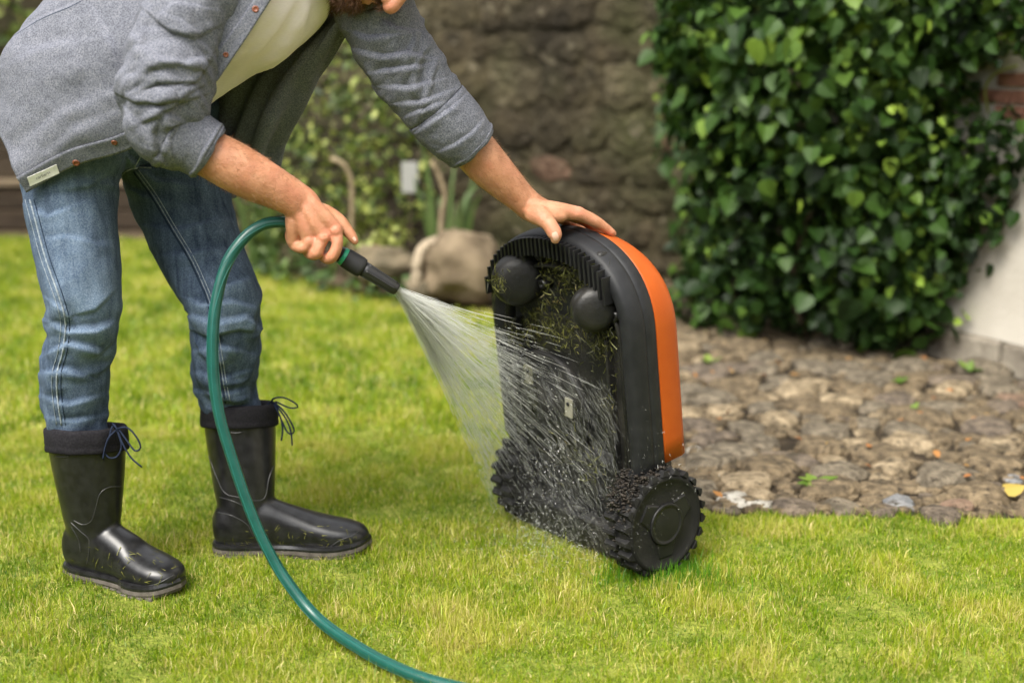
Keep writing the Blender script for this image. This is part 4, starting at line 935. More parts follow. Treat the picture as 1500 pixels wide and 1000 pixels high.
lace(b2, [(400, 588, Yl), (414, 600, Yl-.012), (426, 618, Yl-.016), (431, 632, Yl-.016), (422, 634, Yl-.014), (412, 614, Yl-.01), (402, 590, Yl)])
lace(b2, [(400, 590, Yl), (411, 612, Yl-.012), (414, 630, Yl-.014), (412, 645, Yl-.014)]); lace(b2, [(402, 590, Yl), (418, 612, Yl-.014), (426, 632, Yl-.018), (428, 652, Yl-.018)])
lace(b2, [(388, 598, 2.53), (396, 588, Yl), (402, 590, Yl)])

# ---------------------------------------------------------------- shirt body: one sheet round the torso, open at the front
G = [ # rows = columns of the cloth from right front edge round the back to left front edge; each hem -> shoulder
 [(40, 281, 2.245), (112, 241, 2.215), (200, 213, 2.19), (296, 143, 2.145), (346, 78, 2.13), (400, -4, 2.15), (425, -40, 2.18)],
 [(22, 248, 2.235), (88, 190, 2.19), (170, 150, 2.16), (245, 95, 2.14), (300, 40, 2.125), (350, -30, 2.14), (390, -70, 2.17)],
 [(2, 200, 2.29), (45, 120, 2.22), (112, 75, 2.18), (185, 20, 2.16), (240, -20, 2.15), (290, -60, 2.16), (350, -95, 2.2)],
 [(-12, 165, 2.37), (8, 75, 2.30), (66, 12, 2.27), (130, -45, 2.25), (200, -80, 2.24), (270, -105, 2.24), (350, -120, 2.25)],
 [(-4, 150, 2.48), (34, 55, 2.43), (90, -15, 2.40), (170, -75, 2.37), (250, -110, 2.34), (320, -125, 2.32), (380, -130, 2.30)],
 [(58, 150, 2.60), (105, 55, 2.56), (170, -10, 2.52), (250, -60, 2.47), (330, -95, 2.43), (400, -115, 2.40), (430, -125, 2.36)],
 [(180, 185, 2.67), (225, 100, 2.62), (295, 35, 2.57), (365, -10, 2.52), (430, -45, 2.47), (480, -75, 2.44), (470, -100, 2.38)],
 [(285, 262, 2.655), (325, 180, 2.60), (385, 105, 2.535), (440, 50, 2.48), (490, 5, 2.44), (525, -35, 2.41), (500, -75, 2.36)],
 [(343, 289, 2.585), (366, 230, 2.54), (408, 150, 2.465), (445, 92, 2.415), (480, 45, 2.375), (505, 8, 2.35), (495, -45, 2.31)],
 [(408, 246, 2.60), (422, 200, 2.575), (455, 145, 2.51), (485, 95, 2.46), (510, 50, 2.415), (532, 8, 2.385), (512, -30, 2.33)]]
GP = np.array([[at(*p) for p in row] for row in G])
NU, NVv = 230, 150
tmp = np.stack([catmull(GP[:, j], NU) for j in range(GP.shape[1])], 1)
SV = np.stack([catmull(tmp[i], NVv) for i in range(NU)], 0)
du = np.gradient(SV, axis=0); dv = np.gradient(SV, axis=1); SN = nrm(np.cross(du, dv)).reshape(-1, 3); ctr = np.array(at(230, 60, 2.38))
flat = SV.reshape(-1, 3)
if ((flat - ctr) * SN).sum(1).mean() < 0: SN = -SN
uu, vv = np.meshgrid(np.linspace(0, 1, NU), np.linspace(0, 1, NVv), indexing='ij'); uu, vv = uu.ravel(), vv.ravel()
edge = np.clip(np.minimum(uu, 1 - uu) / .03, 0, 1)
d = .004 * vnoise(np.stack([uu * 9, vv * 4 + uu * 4, uu * 0], 1)) + .0022 * vnoise(np.stack([uu * 26, vv * 9 + uu * 12, uu * 0 + 3], 1)) + .0006 * vnoise(flat * 90)
d *= .4 + .6 * edge
far = np.clip((uu - .78) / .08, 0, 1); d += far * .010 * np.sin(uu * 120 + 4 * vv + 2 * vnoise(np.stack([uu * 5, vv * 5, uu * 0], 1))) * (1 - vv) ** .6
shirt_strokes = [([(20, 50), (60, 25), (100, 8), (135, -8)], .003, 3.5), ([(10, 95), (60, 70), (120, 60)], .004, 16), ([(30, 215), (90, 165), (150, 140)], .0035, 20), ([(60, 230), (110, 190), (165, 165)], .003, 14), ([(140, 20), (170, 70), (180, 130)], .004, 14), ([(100, 40), (120, 100), (110, 160)], .003, 18),
                 ([(430, 105), (415, 150), (405, 200)], .004, 8), ([(400, 130), (385, 180), (375, 235)], .005, 8), ([(375, 150), (360, 200), (350, 240)], .004, 8), ([(480, 60), (450, 110), (425, 165)], .003, 7), ([(190, 150), (200, 185), (205, 208)], .004, 10)]
d += strokes(flat, SN, shirt_strokes, 1.5)
flat = flat + SN * d[:, None]
SF = np.array([(i*NVv+j, (i+1)*NVv+j, (i+1)*NVv+j+1, i*NVv+j+1) for i in range(NU - 1) for j in range(NVv - 1)])
shirt = obj('shirt', (flat, SF), M_shirt, person); so_ = shirt.modifiers.new('thick', 'SOLIDIFY'); so_.thickness = .0022; so_.offset = 0
# placket strips, folded double along both front edges
def edge_strip(i0, i1, off, name):
    A = flat.reshape(NU, NVv, 3)[i0:i1:1 if i1 > i0 else -1]; Nn = SN.reshape(NU, NVv, 3)[i0:i1:1 if i1 > i0 else -1]
    a, b_ = A.shape[:2]; V = (A + Nn * off).reshape(-1, 3); Fc = np.array([(i*b_+j, (i+1)*b_+j, (i+1)*b_+j+1, i*b_+j+1) for i in range(a - 1) for j in range(b_ - 1)])
    o = obj(name, (V, Fc), M_shirt, shirt); m = o.modifiers.new('thick', 'SOLIDIFY'); m.thickness = .0018; m.offset = 0
edge_strip(0, 8, .0026, 'placket'); edge_strip(NU - 9, NU, .0026, 'placket')
# sleeves
sl1 = [(315, -45, 2.19, 62, 1.0), (282, 5, 2.155, 62, 1.0), (258, 60, 2.13, 60, 1.0), (246, 110, 2.115, 61, 1.0), (238, 155, 2.105, 58, 1.0), (239, 186, 2.105, 50, 1.0), (256, 198, 2.112, 46, 1.0), (281, 208, 2.122, 42, 1.0), (306, 223, 2.13, 39, 1.0)]
def sl_disp(seed, amp, el, cuff):
    def f(t, th, P, N):
        k = amp * (.5 + bell(t, el, .2)) * (1 - np.clip((t - cuff) / .03, 0, 1) * .8)
        return k * folds(t, th, 12, 1.0, seed, 1.4) + np.where(t > cuff, .0035, 0) + .0006 * vnoise(P * 110) - .002 * bell(t, cuff, .012)
    return f
g = tube(pxc(sl1), 230, 132, disp=sl_disp(3.1, .0062, .6, .80)); V1, F1 = g
N1 = None
def tube_normals(V, nseg, nring):
    G_ = V[:nseg*nring].reshape(nseg, nring, 3); a = np.gradient(G_, axis=0); b = np.roll(G_, -1, 1) - np.roll(G_, 1, 1); n_ = nrm(np.cross(b, a)).reshape(-1, 3)
    c = np.repeat(G_.mean(1), nring, 0); s = np.sign(((G_.reshape(-1, 3) - c) * n_).sum(1, keepdims=True)); return n_ * s
n1 = tube_normals(V1, 230, 132)
V1 = V1 + n1 * strokes(V1, n1, [([(205, 60), (230, 85), (270, 95), (305, 82)], .007, 9), ([(305, 45), (285, 55), (250, 45), (225, 25)], .008, 9), ([(305, 88), (295, 105), (260, 95), (225, 100), (205, 120)], .009, 9), ([(290, 128), (265, 142), (235, 150), (200, 150), (182, 140)], .010, 8),
    ([(295, 140), (262, 150), (232, 170), (205, 182)], .009, 7), ([(280, 118), (255, 122), (235, 118), (205, 135)], .006, 7), ([(190, 165), (205, 185), (215, 210)], .006, 8), ([(235, 170), (225, 195), (232, 225), (250, 245)], .007, 6), ([(262, 180), (248, 205), (255, 235)], .004, 6), ([(300, 100), (285, 118), (262, 130)], .006, 6), ([(240, 20), (255, 5), (290, 10)], .006, 9), ([(215, 40), (208, 80), (190, 120)], .005, 8)], 1.25)[:, None]
o = obj('sleeve', (V1, F1[:-2]), M_shirt, shirt); o.modifiers.new('thick', 'SOLIDIFY').thickness = .002
sl2 = [(525, -45, 2.40, 62, 1.0), (548, 10, 2.385, 57, 1.0), (575, 65, 2.385, 52, 1.0), (607, 118, 2.39, 48, 1.0), (640, 160, 2.40, 46, 1.0), (665, 188, 2.405, 45, 1.0), (692, 216, 2.415, 37, 1.0)]
g = tube(pxc(sl2), 230, 132, disp=sl_disp(7.7, .0048, .5, .74)); V2, F2 = g; n2 = tube_normals(V2, 230, 132)
V2 = V2 + n2 * strokes(V2, n2, [([(560, 30), (580, 42), (605, 45)], .006, 7), ([(520, 72), (560, 82), (600, 78), (628, 85)], .007, 7), ([(545, 105), (585, 100), (625, 95)], .006, 7), ([(560, 125), (600, 128), (640, 118)], .005, 7), ([(585, 150), (620, 148), (655, 135)], .005, 7), ([(515, 45), (540, 55), (590, 50)], .005, 7),
    ([(615, 190), (640, 172), (660, 160), (672, 148)], .006, 6), ([(600, 168), (625, 158), (650, 150)], .004, 6), ([(640, 222), (665, 212), (690, 195), (705, 178)], .003, 5), ([(530, 20), (550, 15), (590, 12)], .005, 8)], 1.35)[:, None]
o = obj('sleeve', (V2, F2[:-2]), M_shirt, shirt); o.modifiers.new('thick', 'SOLIDIFY').thickness = .002
# rolled cuff edges
for sl, ch in ((sl1, 0), (sl2, 1)):
    C = pxc(sl); e0 = C[-1, :3]; dirn = nrm(C[-1, :3] - C[-2, :3]); r = C[-1, 3]
    for k_, (back, rr, wr) in enumerate(((.006, r + .0045, .0042), (.000, r + .001, .0034))):
        a = nrm(np.cross(dirn, VIEW)); b_ = np.cross(dirn, a); th = np.linspace(0, 2 * math.pi, 40, endpoint=False); wob = .0022 * vnoise(np.stack([np.cos(th) * 2 + k_ * 3 + ch * 9, np.sin(th) * 2, th * 0], 1))
        P = e0 - dirn * (back + wob[:, None] * 1.2) + (a * np.cos(th)[:, None] + b_ * np.sin(th)[:, None]) * (rr + wob)[:, None]; P = np.vstack([P, P[:2]])
        obj('rolled_hem', tube(np.hstack([P, np.full((len(P), 1), wr)]), 130, 8, ref=dirn), M_shirt, shirt)
    if ch == 1:
        P, N_ = None, None
# yoke and edge stitching, buttons, hem tag
sb = bvh_of((flat, SF))
for px_, py_, r in ((112, 237, .0062), (168, 207, .0052), (331, 80, .0045), (374, 14, .0055)):
    l, n_ = hit(sb, px_, py_)
    if l is None: l, n_ = hit(sb, px_ - 6, py_ - 6)
    if l is None: continue
    bt = obj('button', disc(np.array(l + n_ * .002), np.array(n_), 1, [(0, r), (.0018, r), (.0030, r*.8), (.0030, r*.55), (.0024, r*.5), (.0024, .0003)], 18), M_button, shirt)
seam(shirt, sb, [(20, 54), (60, 29), (100, 12), (132, -4)], .0009, M_stitch_dark, .0006)
def patch_on(bvh, corners, off, nx=10, ny=4):
    a, b, c_, d_ = [np.array(p, float) for p in corners]; V = []
    for i in range(ny + 1):
        for j in range(nx + 1):
            p = (a * (1 - j/nx) + b * j/nx) * (1 - i/ny) + (d_ * (1 - j/nx) + c_ * j/nx) * i/ny; l, n_ = hit(bvh, p[0], p[1])
            V.append(np.array(l + n_ * off) if l is not None else V[-1])
    return np.array(V), [(i*(nx+1)+j, i*(nx+1)+j+1, (i+1)*(nx+1)+j+1, (i+1)*(nx+1)+j) for i in range(ny) for j in range(nx)]
tg = obj('hem_tag', patch_on(sb, [(41, 258), (83, 239), (88, 252), (45, 271)], .0035), M_tag, shirt, smooth=False); tg.modifiers.new('thick', 'SOLIDIFY').thickness = .0012
fc = bpy.data.curves.new('txt', 'FONT'); fc.body = 'carhartt'; fc.size = 1.0; fc.align_x = 'CENTER'; fc.align_y = 'CENTER'
fo = bpy.data.objects.new('txt', fc); COL.objects.link(fo); dg = bpy.context.evaluated_depsgraph_get(); fm = fo.evaluated_get(dg).to_mesh()
TV = np.array([v.co[:] for v in fm.vertices]); TF = [tuple(p.vertices) for p in fm.polygons]; bpy.data.objects.remove(fo)
TVp = []
for x, y, _ in TV:
    u_ = x / 3.9; v_ = y; ex = np.array([42, -19]) / 46; ey = np.array([4, 13]) / 13.6; p = np.array([64.2, 254.2]) + ex * u_ * 28 - ey * v_ * 6.5
    l, n_ = hit(sb, *p); TVp.append(np.array(l + n_ * .0054))
obj('tag_lettering', (np.array(TVp), TF), M_ink, tg, smooth=False)
# collar
cl_ = catmull(np.array([at(402, -8, 2.15), at(390, -45, 2.17), at(400, -85, 2.24), at(440, -95, 2.31), at(490, -75, 2.34), at(515, -35, 2.32), at(528, 8, 2.34)]), 60); V = []
up_ = nrm(np.array([.45, -.3, .7]))
for i, p in enumerate(cl_): V += [p, p + up_ * .03 , p + up_ * .032 + nrm(p - cl_.mean(0)) * .012, p + nrm(p - cl_.mean(0)) * .022 + up_ * .004]
obj('collar', (np.array(V), [(4*i+j, 4*(i+1)+j, 4*(i+1)+j+1, 4*i+j+1) for i in range(59) for j in range(3)]), M_shirt, shirt).modifiers.new('thick', 'SOLIDIFY').thickness = .002

# ---------------------------------------------------------------- t-shirt
t_l = nrm(np.array([.82, .56, -.06]))
tc = np.array([[*at(215, 125, 2.42), .105, .085], [*at(262, 80, 2.395), .110, .088], [*at(315, 38, 2.36), .115, .090], [*at(370, 5, 2.325), .118, .096], [*at(412, -35, 2.29), .110, .085], [*at(440, -62, 2.26), .085, .065], [*at(452, -72, 2.26), .062, .06]])
tc = tc[:, [0, 1, 2, 3, 4]]
def tee_disp(t, th, P, N): return .006 * folds(t, th, 3, 1.6, 8.0, 1.5) * bell(t, .5, .35) - .004 + .0008 * vnoise(P * 40)
chest = nrm(np.array([.284, -.496, -.753]))
g = tube(tc, 120, 90, ref=chest, disp=tee_disp); V3, F3_ = g; n3 = tube_normals(V3, 120, 90)
V3 = V3 + n3 * strokes(V3, n3, [([(440, -10), (405, 45), (355, 100), (310, 150)], .007, 8), ([(415, -10), (375, 50), (325, 110), (290, 150)], .006, 8), ([(450, 20), (420, 70), (380, 115), (340, 150)], .007, 7), ([(455, -5), (448, 40), (425, 85)], .005, 7), ([(395, 0), (350, 60), (300, 120)], .004, 7)], 1.3)[:, None]
tee = obj('t_shirt', (V3, F3_[:-2]), M_tee, person); tee.modifiers.new('thick', 'SOLIDIFY').thickness = .0015

# ---------------------------------------------------------------- body: head, neck, trunk, arms and hands in one surface
def chain(pts, rad, n=22, nr=18, flat_=1.0, ref=VIEW):
    C = []
    for p, r in zip(pts, rad):
        q = at(*p); C.append([q.x, q.y, q.z, r, r * flat_])
    V, Fc = tube(np.array(C), n, nr, ref=ref); e0 = ball(C[0][:3], C[0][3] * .98, 12, 8); e1 = ball(C[-1][:3], C[-1][3] * .98, 12, 8)
    return [(V, Fc), e0, e1]
parts = []
# right arm to the hose
Yh = 2.185
parts += chain([(255, 60, 2.13), (243, 140, 2.11), (240, 190, 2.105), (262, 208, 2.115)], [.042, .040, .037, .037])
fa = tube(pxc([(240, 196, 2.11, 36), (300, 222, 2.13, 35.5, .98), (340, 243, 2.14, 36.5, .95), (375, 262, 2.152, 34.5, .9), (405, 277, 2.165, 30, .82), (430, 291, 2.178, 27, .74), (446, 303, Yh, 26, .6), (460, 315, Yh + .004, 20, .55)]), 60, 32); parts.append(fa)
# back of the hand: a slab of four metacarpals
mcp = {'i': (492, 336, Yh - .004), 'm': (474, 346, Yh - .010), 'r': (453, 352, Yh - .008), 'p': (430, 349, Yh + .002)}
for k_, wst, r0, r1 in (('i', (450, 291, 2.180), .0125, .0118), ('m', (443, 297, 2.175), .0125, .0122), ('r', (435, 302, 2.176), .0125, .0115), ('p', (428, 304, 2.182), .012, .0105)):
    mm_ = tuple((np.array(wst) * .45 + np.array(mcp[k_]) * .55)); parts += chain([wst, (mm_[0], mm_[1], mm_[2] - .003), mcp[k_]], [r0, .0128, r1])
parts += chain([(448, 300, 2.195), (460, 322, 2.200), (462, 340, 2.198)], [.016, .019, .014])
parts += chain([(436, 304, 2.19), (436, 325, 2.198), (440, 343, 2.20)], [.014, .017, .013])
fingers = [([mcp['i'], (494, 358, Yh - .012), (486, 376, Yh - .012), (476, 377, Yh + .008), (468, 364, Yh + .022), (466, 350, Yh + .030)], [.0112, .0098, .0104, .0096, .0090, .0075]),
           ([mcp['m'], (468, 360, Yh - .018), (463, 371, Yh - .017), (453, 371, Yh + .006), (446, 359, Yh + .022), (446, 346, Yh + .030)], [.0115, .0100, .0105, .0096, .0090, .0075]),
           ([mcp['r'], (447, 361, Yh - .014), (441, 363, Yh - .012), (431, 359, Yh + .008), (428, 348, Yh + .022), (430, 337, Yh + .030)], [.0112, .0096, .0096, .0092, .0088, .0072]),
           ([mcp['p'], (428, 354, Yh + .002), (427, 353, Yh + .008), (424, 346, Yh + .018), (425, 337, Yh + .026), (427, 330, Yh + .030)], [.0105, .0088, .0088, .0080, .0076, .0064])]
for p_, r_ in fingers: parts += chain(p_, r_, 26, 16)
for kx in ('i', 'm', 'r'): q = at(*mcp[kx]); parts.append(ball((q.x, q.y - .004, q.z - .001), .0112, 14, 10))
parts += chain([(450, 304, 2.198), (476, 311, 2.206), (497, 323, 2.208), (508, 337, 2.206), (516, 347, 2.202), (520, 353, 2.200)], [.0145, .0135, .0112, .0104, .0088, .0068], 30)
parts += chain([(478, 310, 2.205), (487, 326, 2.198)], [.012, .011])
# left arm to the mower
parts += chain([(555, 30, 2.39), (610, 120, 2.395), (655, 178, 2.41)], [.042, .040, .037])
fb = tube(pxc([(640, 160, 2.405, 37), (690, 215, 2.42, 33.5, .98), (715, 243, 2.428, 31.5, .98), (740, 268, 2.438, 27, .95), (762, 289, 2.447, 22.5, .95), (778, 303, 2.453, 21.5, 1.0), (792, 311, 2.458, 20.5, 1.05)]), 60, 32); parts.append(fb)
Yb = 2.44
L_i = [(786, 303, 2.425), (815, 306, Yb-.010), (846, 312, Yb), (866, 322, Yb + .012), (883, 332, Yb + .022), (896, 340.5, Yb + .028)]
parts += chain([(782, 304, 2.43), (812, 309, Yb - .012), (845, 313, Yb)], [.0165, .0145, .0125]); parts += chain([(782, 304, 2.46), (812, 306, Yb + .016), (843, 311, Yb + .026)], [.0165, .0140, .0120]); parts += chain([(782, 304, 2.485), (808, 308, Yb + .040), (834, 315, Yb + .050)], [.015, .0135, .0115]); parts += chain([(780, 306, 2.50), (802, 313, Yb + .060), (824, 321, Yb + .074)], [.0135, .012, .0105])
parts += chain([L_i[2], L_i[3], L_i[4], L_i[5]], [.0128, .0108, .0090, .0072], 30)
parts += chain([(843, 311, Yb + .026), (868, 321, Yb + .036), (886, 333, Yb + .046), (898, 342, Yb + .052)], [.0122, .0102, .0088, .0070], 30)
parts += chain([(834, 315, Yb + .050), (858, 325, Yb + .062), (877, 338, Yb + .070), (887, 346, Yb + .076)], [.0115, .0096, .0084, .0068], 30)
parts += chain([(824, 321, Yb + .074), (844, 331, Yb + .086), (858, 342, Yb + .092), (865, 349, Yb + .096)], [.0105, .0088, .0076, .0062], 30)
parts += chain([(782, 312, 2.425), (795, 319, 2.405), (804, 328, 2.392), (811, 339, 2.384), (813.5, 346, 2.381), (813.5, 350, 2.381)], [.0185, .0176, .0140, .0136, .0122, .0092], 34)
parts += chain([(800, 318, 2.408), (822, 317, 2.425)], [.012, .011])
# trunk and neck inside the clothes, thinner than the cloth
parts.append(tube(np.array([[*c_[:3], c_[3] * .84, c_[4] * .80] for c_ in tc[:6]]), 50, 40, ref=chest))
parts += chain([(300, -5, 2.19), (272, 30, 2.15)], [.05, .046]); parts += chain([(360, -30, 2.24), (300, -8, 2.19)], [.05, .048]); parts += chain([(480, -40, 2.33), (545, 0, 2.385)], [.05, .046])
parts.append(tube(pxc([(120, 175, 2.40, 54), (104, 275, 2.37, 48), (110, 350, 2.345, 42), (120, 430, 2.325, 36), (112, 535, 2.355, 30), (120, 660, 2.372, 28), (136, 770, 2.365, 22)]), 60, 24))
parts.append(tube(pxc([(235, 175, 2.56, 50), (272, 310, 2.545, 44), (302, 388, 2.515, 38), (329, 440, 2.485, 33), (328, 540, 2.515, 29), (347, 640, 2.55, 28), (352, 740, 2.53, 22)]), 60, 24))
parts.append(tube(np.array([[*at(170, 150, 2.46), .10, .075], [*at(172, 205, 2.47), .085, .065]]), 10, 30, ref=np.array([.64, -.75, 0])))
# head, bowed: face towards the ground, crown towards the mower
fd = nrm(np.array([.22, -.30, -.92])); hu = np.array([.86, -.05, .34]); hu = nrm(hu - (hu @ fd) * fd); hs_v = np.cross(fd, hu); chin = np.array(at(497, 14, 2.24))
HC = chin + hu * .112 - fd * .088
def hd(a, b, c): return HC + hu * a + hs_v * b + fd * c
HMx = np.stack([hs_v, fd, hu], 1)
parts.append(ball(hd(.045, 0, -.012), (.074, .096, .088), 32, 22, HMx)); parts.append(ball(hd(-.025, 0, .020), (.062, .072, .085), 28, 18, HMx)); parts.append(ball(hd(-.085, 0, .058), (.040, .034, .030), 20, 14, HMx))
parts.append(ball(hd(-.06, .035, .01), (.022, .045, .045), 16, 12, HMx)); parts.append(ball(hd(-.06, -.035, .01), (.022, .045, .045), 16, 12, HMx))
def seg(p, q, r0, r1): return tube(np.array([[*p, r0], [*((p + q) / 2), (r0 + r1) / 2], [*q, r1]]), 14, 14, ref=np.array([.3, .2, .9]))
parts.append(seg(hd(.018, 0, .078), hd(-.026, 0, .106), .009, .0135)); parts.append(ball(hd(-.028, 0, .106), .0135, 14, 10)); parts.append(ball(hd(-.031, .011, .096), .009, 12, 8)); parts.append(ball(hd(-.031, -.011, .096), .009, 12, 8))
parts.append(seg(hd(.030, .012, .080), hd(.030, .044, .070), .009, .008)); parts.append(seg(hd(.030, -.012, .080), hd(.030, -.044, .070), .009, .008))
parts.append(seg(hd(-.052, -.020, .084), hd(-.052, .020, .084), .0055, .0055)); parts.append(ball(hd(-.052, 0, .087), (.016, .007, .005), 14, 8, HMx)); parts.append(ball(hd(-.064, 0, .085), (.018, .008, .006), 14, 8, HMx))
for s_ in (1, -1): parts.append(ball(hd(-.005, .073 * s_, -.012), (.009, .019, .031), 16, 12, HMx))
parts.append(tube(np.array([[*at(430, -55, 2.27), .058], [*(hd(-.09, 0, -.035)), .056], [*hd(-.03, 0, -.03), .055]]), 24, 28, ref=chest))
BV, BF, BN = fuse(parts, .0023, 4, .5)
body = obj('body', (BV, BF), M_skin, person); Qb = proj(BV)
red = np.zeros(len(BV))
for p, r, a_ in [((493, 338, 2.17), .016, .55), ((476, 347, 2.17), .015, .5), ((456, 353, 2.17), .014, .5), ((463, 372, 2.165), .014, .45), ((486, 376, 2.17), .016, .45), ((428, 300, 2.17), .04, .25), ((849, 311, 2.43), .016, .5), ((812, 338, 2.375), .016, .45), ((868, 322, 2.44), .013, .4), ((896, 341, 2.46), .014, .4), ((520, 354, 2.2), .012, .4), ((770, 305, 2.42), .03, .2)]:
    red += a_ * np.exp(-np.sum((BV - np.array(at(*p))) ** 2, 1) / r ** 2)
for q_, r in ((hd(-.03, 0, .108), .02), (hd(-.056, 0, .088), .014)): red += .55 * np.exp(-np.sum((BV - q_) ** 2, 1) / r ** 2)
set_attr(body, 'red', np.clip(red + .20 * fbm(BV * 28, 3), 0, 1))
bbv = bvh_of((BV, BF))
def nail(px, py, dx, dy, ln, wd):
    e = np.array([dx, dy]) / math.hypot(dx, dy); s = np.array([-e[1], e[0]]); V = []; ok = True
    for i in range(7):
        for j in range(7):
            a = (i - 3) / 3; b = (j - 3) / 3; sh = math.sqrt(max(.12, 1 - .55 * max(0, abs(a)) ** 3)); p = np.array([px, py]) + e * a * ln + s * b * wd * sh; l, n_ = hit(bbv, *p)
            if l is None: ok = False; break
            V.append(np.array(l + n_ * (.0007 - .0006 * abs(b) ** 3)))
        if not ok: break
    if ok: obj('fingernail', (np.array(V), [(i*7+j, i*7+j+1, (i+1)*7+j+1, (i+1)*7+j) for i in range(6) for j in range(6)]), M_nail, body)
nail(813.5, 346, .3, 1, 6.2, 4.6); nail(519, 350, .55, .8, 3.2, 2.2)
# eyes, hair and beard
for s_ in (1, -1):
    e = obj('eye', ball(hd(.012, .031 * s_, .066), .0125, 18, 12), mat('eye_white', (.75, .72, .68), .2), body); obj('iris', ball(hd(.012, .031 * s_, .0725), .0068, 14, 10), mat('iris', (.04, .05, .05), .15), e)
def strands(name, pts, dirs, ln, m, parent, r=.0006):
    n = len(pts); d = nrm(dirs + RNG.normal(0, .35, (n, 3))); s = nrm(np.cross(d, RNG.normal(0, 1, (n, 3)))) * r; l = ln * RNG.uniform(.6, 1.2, n)[:, None]
    crv = RNG.normal(0, .22, (n, 3)) * l
    V = np.stack([pts - s, pts + s, pts + d * l * .55 + s * .8 + crv * .3, pts + d * l * .55 - s * .8 + crv * .3, pts + d * l + crv], 1).reshape(-1, 3); k = np.arange(n)[:, None] * 5
    return obj(name, (V, np.concatenate([k + np.array([[0, 1, 2]]), k + np.array([[0, 2, 3]]), k + np.array([[3, 2, 4]])])), m, parent, smooth=False, kind='stuff')
lc = np.stack([(BV - HC) @ hu, (BV - HC) @ hs_v, (BV - HC) @ fd], 1)
inhead = np.linalg.norm(lc, axis=1) < .16
bsel = inhead & (lc[:, 0] < -.030) & (lc[:, 2] > -.015) & (lc[:, 0] > -.14) & ~((np.abs(lc[:, 1]) < .020) & (lc[:, 0] > -.070) & (lc[:, 0] < -.047) & (lc[:, 2] > .07)) & ~((np.abs(lc[:, 1]) < .024) & (lc[:, 0] > -.040) & (lc[:, 2] > .085)) & (lc[:, 0] < -.034 + .1 * np.maximum(0, np.abs(lc[:, 1]) - .02))
ids = np.where(bsel)[0]; 
if len(ids):
    ids = RNG.choice(ids, 14000); strands('beard', BV[ids] - BN[ids] * .001, BN[ids] - hu * .7, .014, M_beard, body, .00045)
hsel = inhead & (lc[:, 0] > .035) & ((lc[:, 2] < .055) | (lc[:, 0] > .085)) | inhead & (lc[:, 2] < -.045) & (lc[:, 0] > -.05)
ids = np.where(hsel)[0]
if len(ids):
    ids = RNG.choice(ids, 16000); strands('hair', BV[ids] - BN[ids] * .001, BN[ids] * .6 - fd * .8, .035, M_beard, body, .0006)
# fine hair on both forearms
sel = ((Qb[:, 0] > 290) & (Qb[:, 0] < 440) & (Qb[:, 1] > 195) & (Qb[:, 1] < 320) | (Qb[:, 0] > 680) & (Qb[:, 0] < 800) & (Qb[:, 1] > 200) & (Qb[:, 1] < 320)) & (BV[:, 1] < 2.5)
ids = np.where(sel)[0]
if len(ids):
    ids = RNG.choice(ids, 3200); strands('arm_hair', BV[ids], BN[ids] * .45 + np.array([.6, 0, -.5]), .008, mat('arm_hair', (.22, .11, .05), .6), body, .00017)

# ================================================================== HOSE, NOZZLE, WATER
M_hose = mat('green_hose', (0.005, 0.058, 0.045), .36, .42, 60, (0.007, 0.072, 0.056), bump=(500, .15, .0004), coat=.15)
M_hose_stripe = mat('hose_stripe', (0.012, 0.10, 0.085), .38, .4)
M_noz = mat('nozzle_black', (0.011, 0.011, 0.012), .4, .5, 100, (0.018, .018, .019), bump=(700, .3, .0005)); M_grip = mat('nozzle_grip', (0.020, 0.020, 0.021), .7, .35, bump=(600, .5, .0008))
hose = empty('garden_hose', gnd(600, 985)); tag(hose, 'green garden hose looping down to the lawn, its black nozzle held in the hand', 'garden hose')
nz0 = np.array(at(430, 331, 2.205)); nz1 = np.array(at(577, 421, 2.245)); nd = nrm(nz1 - nz0); nl = float(np.linalg.norm(nz1 - nz0))
hp = [(455, 347, 2.212), (430, 330, 2.205), (410, 325, 2.195), (385, 329, 2.18), (358, 348, 2.16), (333, 385, 2.14), (318, 435, 2.12), (312, 490, 2.10), (313, 550, 2.085), (322, 610, 2.07), (338, 665, 2.06)]
P = [np.array(at(*p)) for p in hp] + [np.array(_at0(*p)) for p in ((360, 730, 2.152), (385, 790, 2.142), (418, 848, 2.128), (465, 905, 2.095))]
for px_, py_ in ((528, 950), (590, 982), (650, 1002), (720, 1015), (820, 1022), (950, 1020)): P.append(np.array(gnd(px_, py_, .022)))
HPp = catmull(np.array(P), 260); tubeH = tube(np.hstack([HPp, np.full((260, 1), .0093)]), 260, 24, ref=np.array([.2, .5, .8]))
hz = obj('hose', tubeH, M_hose, hose)
for a_ in (0.4, 1.6, 2.7, 3.9, 5.2):
    T_ = nrm(np.gradient(HPp, axis=0)); rf = np.array([.2, .5, .8]); B_ = nrm(rf - (T_ * rf).sum(1, keepdims=True) * T_); A_ = np.cross(T_, B_)
    obj('stripe', tube(np.hstack([HPp + (A_ * math.cos(a_) + B_ * math.sin(a_)) * .0088, np.full((260, 1), .0011)]), 260, 5, ref=np.array([.2, .5, .8])), M_hose_stripe, hz)
noz = obj('nozzle', disc(nz0 + nd * nl * .36, nd, 1, [(0, .0135), (.05, .0148), (.06, .0155)], 28), M_noz, hose)
nv = lambda t: nz0 + nd * nl * t
p_i = nv(.46)
obj('green_collar', disc(nv(.47), nd, 1, [(0, .0145), (.003, .0158), (.008, .0158), (.011, .0145)], 28), mat('collar_green', (.02, .30, .17), .35), noz)
obj('grip_sleeve', disc(nv(.50), nd, 1, [(0, .0150), (.003, .0172), (.030, .0175), (.036, .0165), (.037, .014)], 32), M_grip, noz)
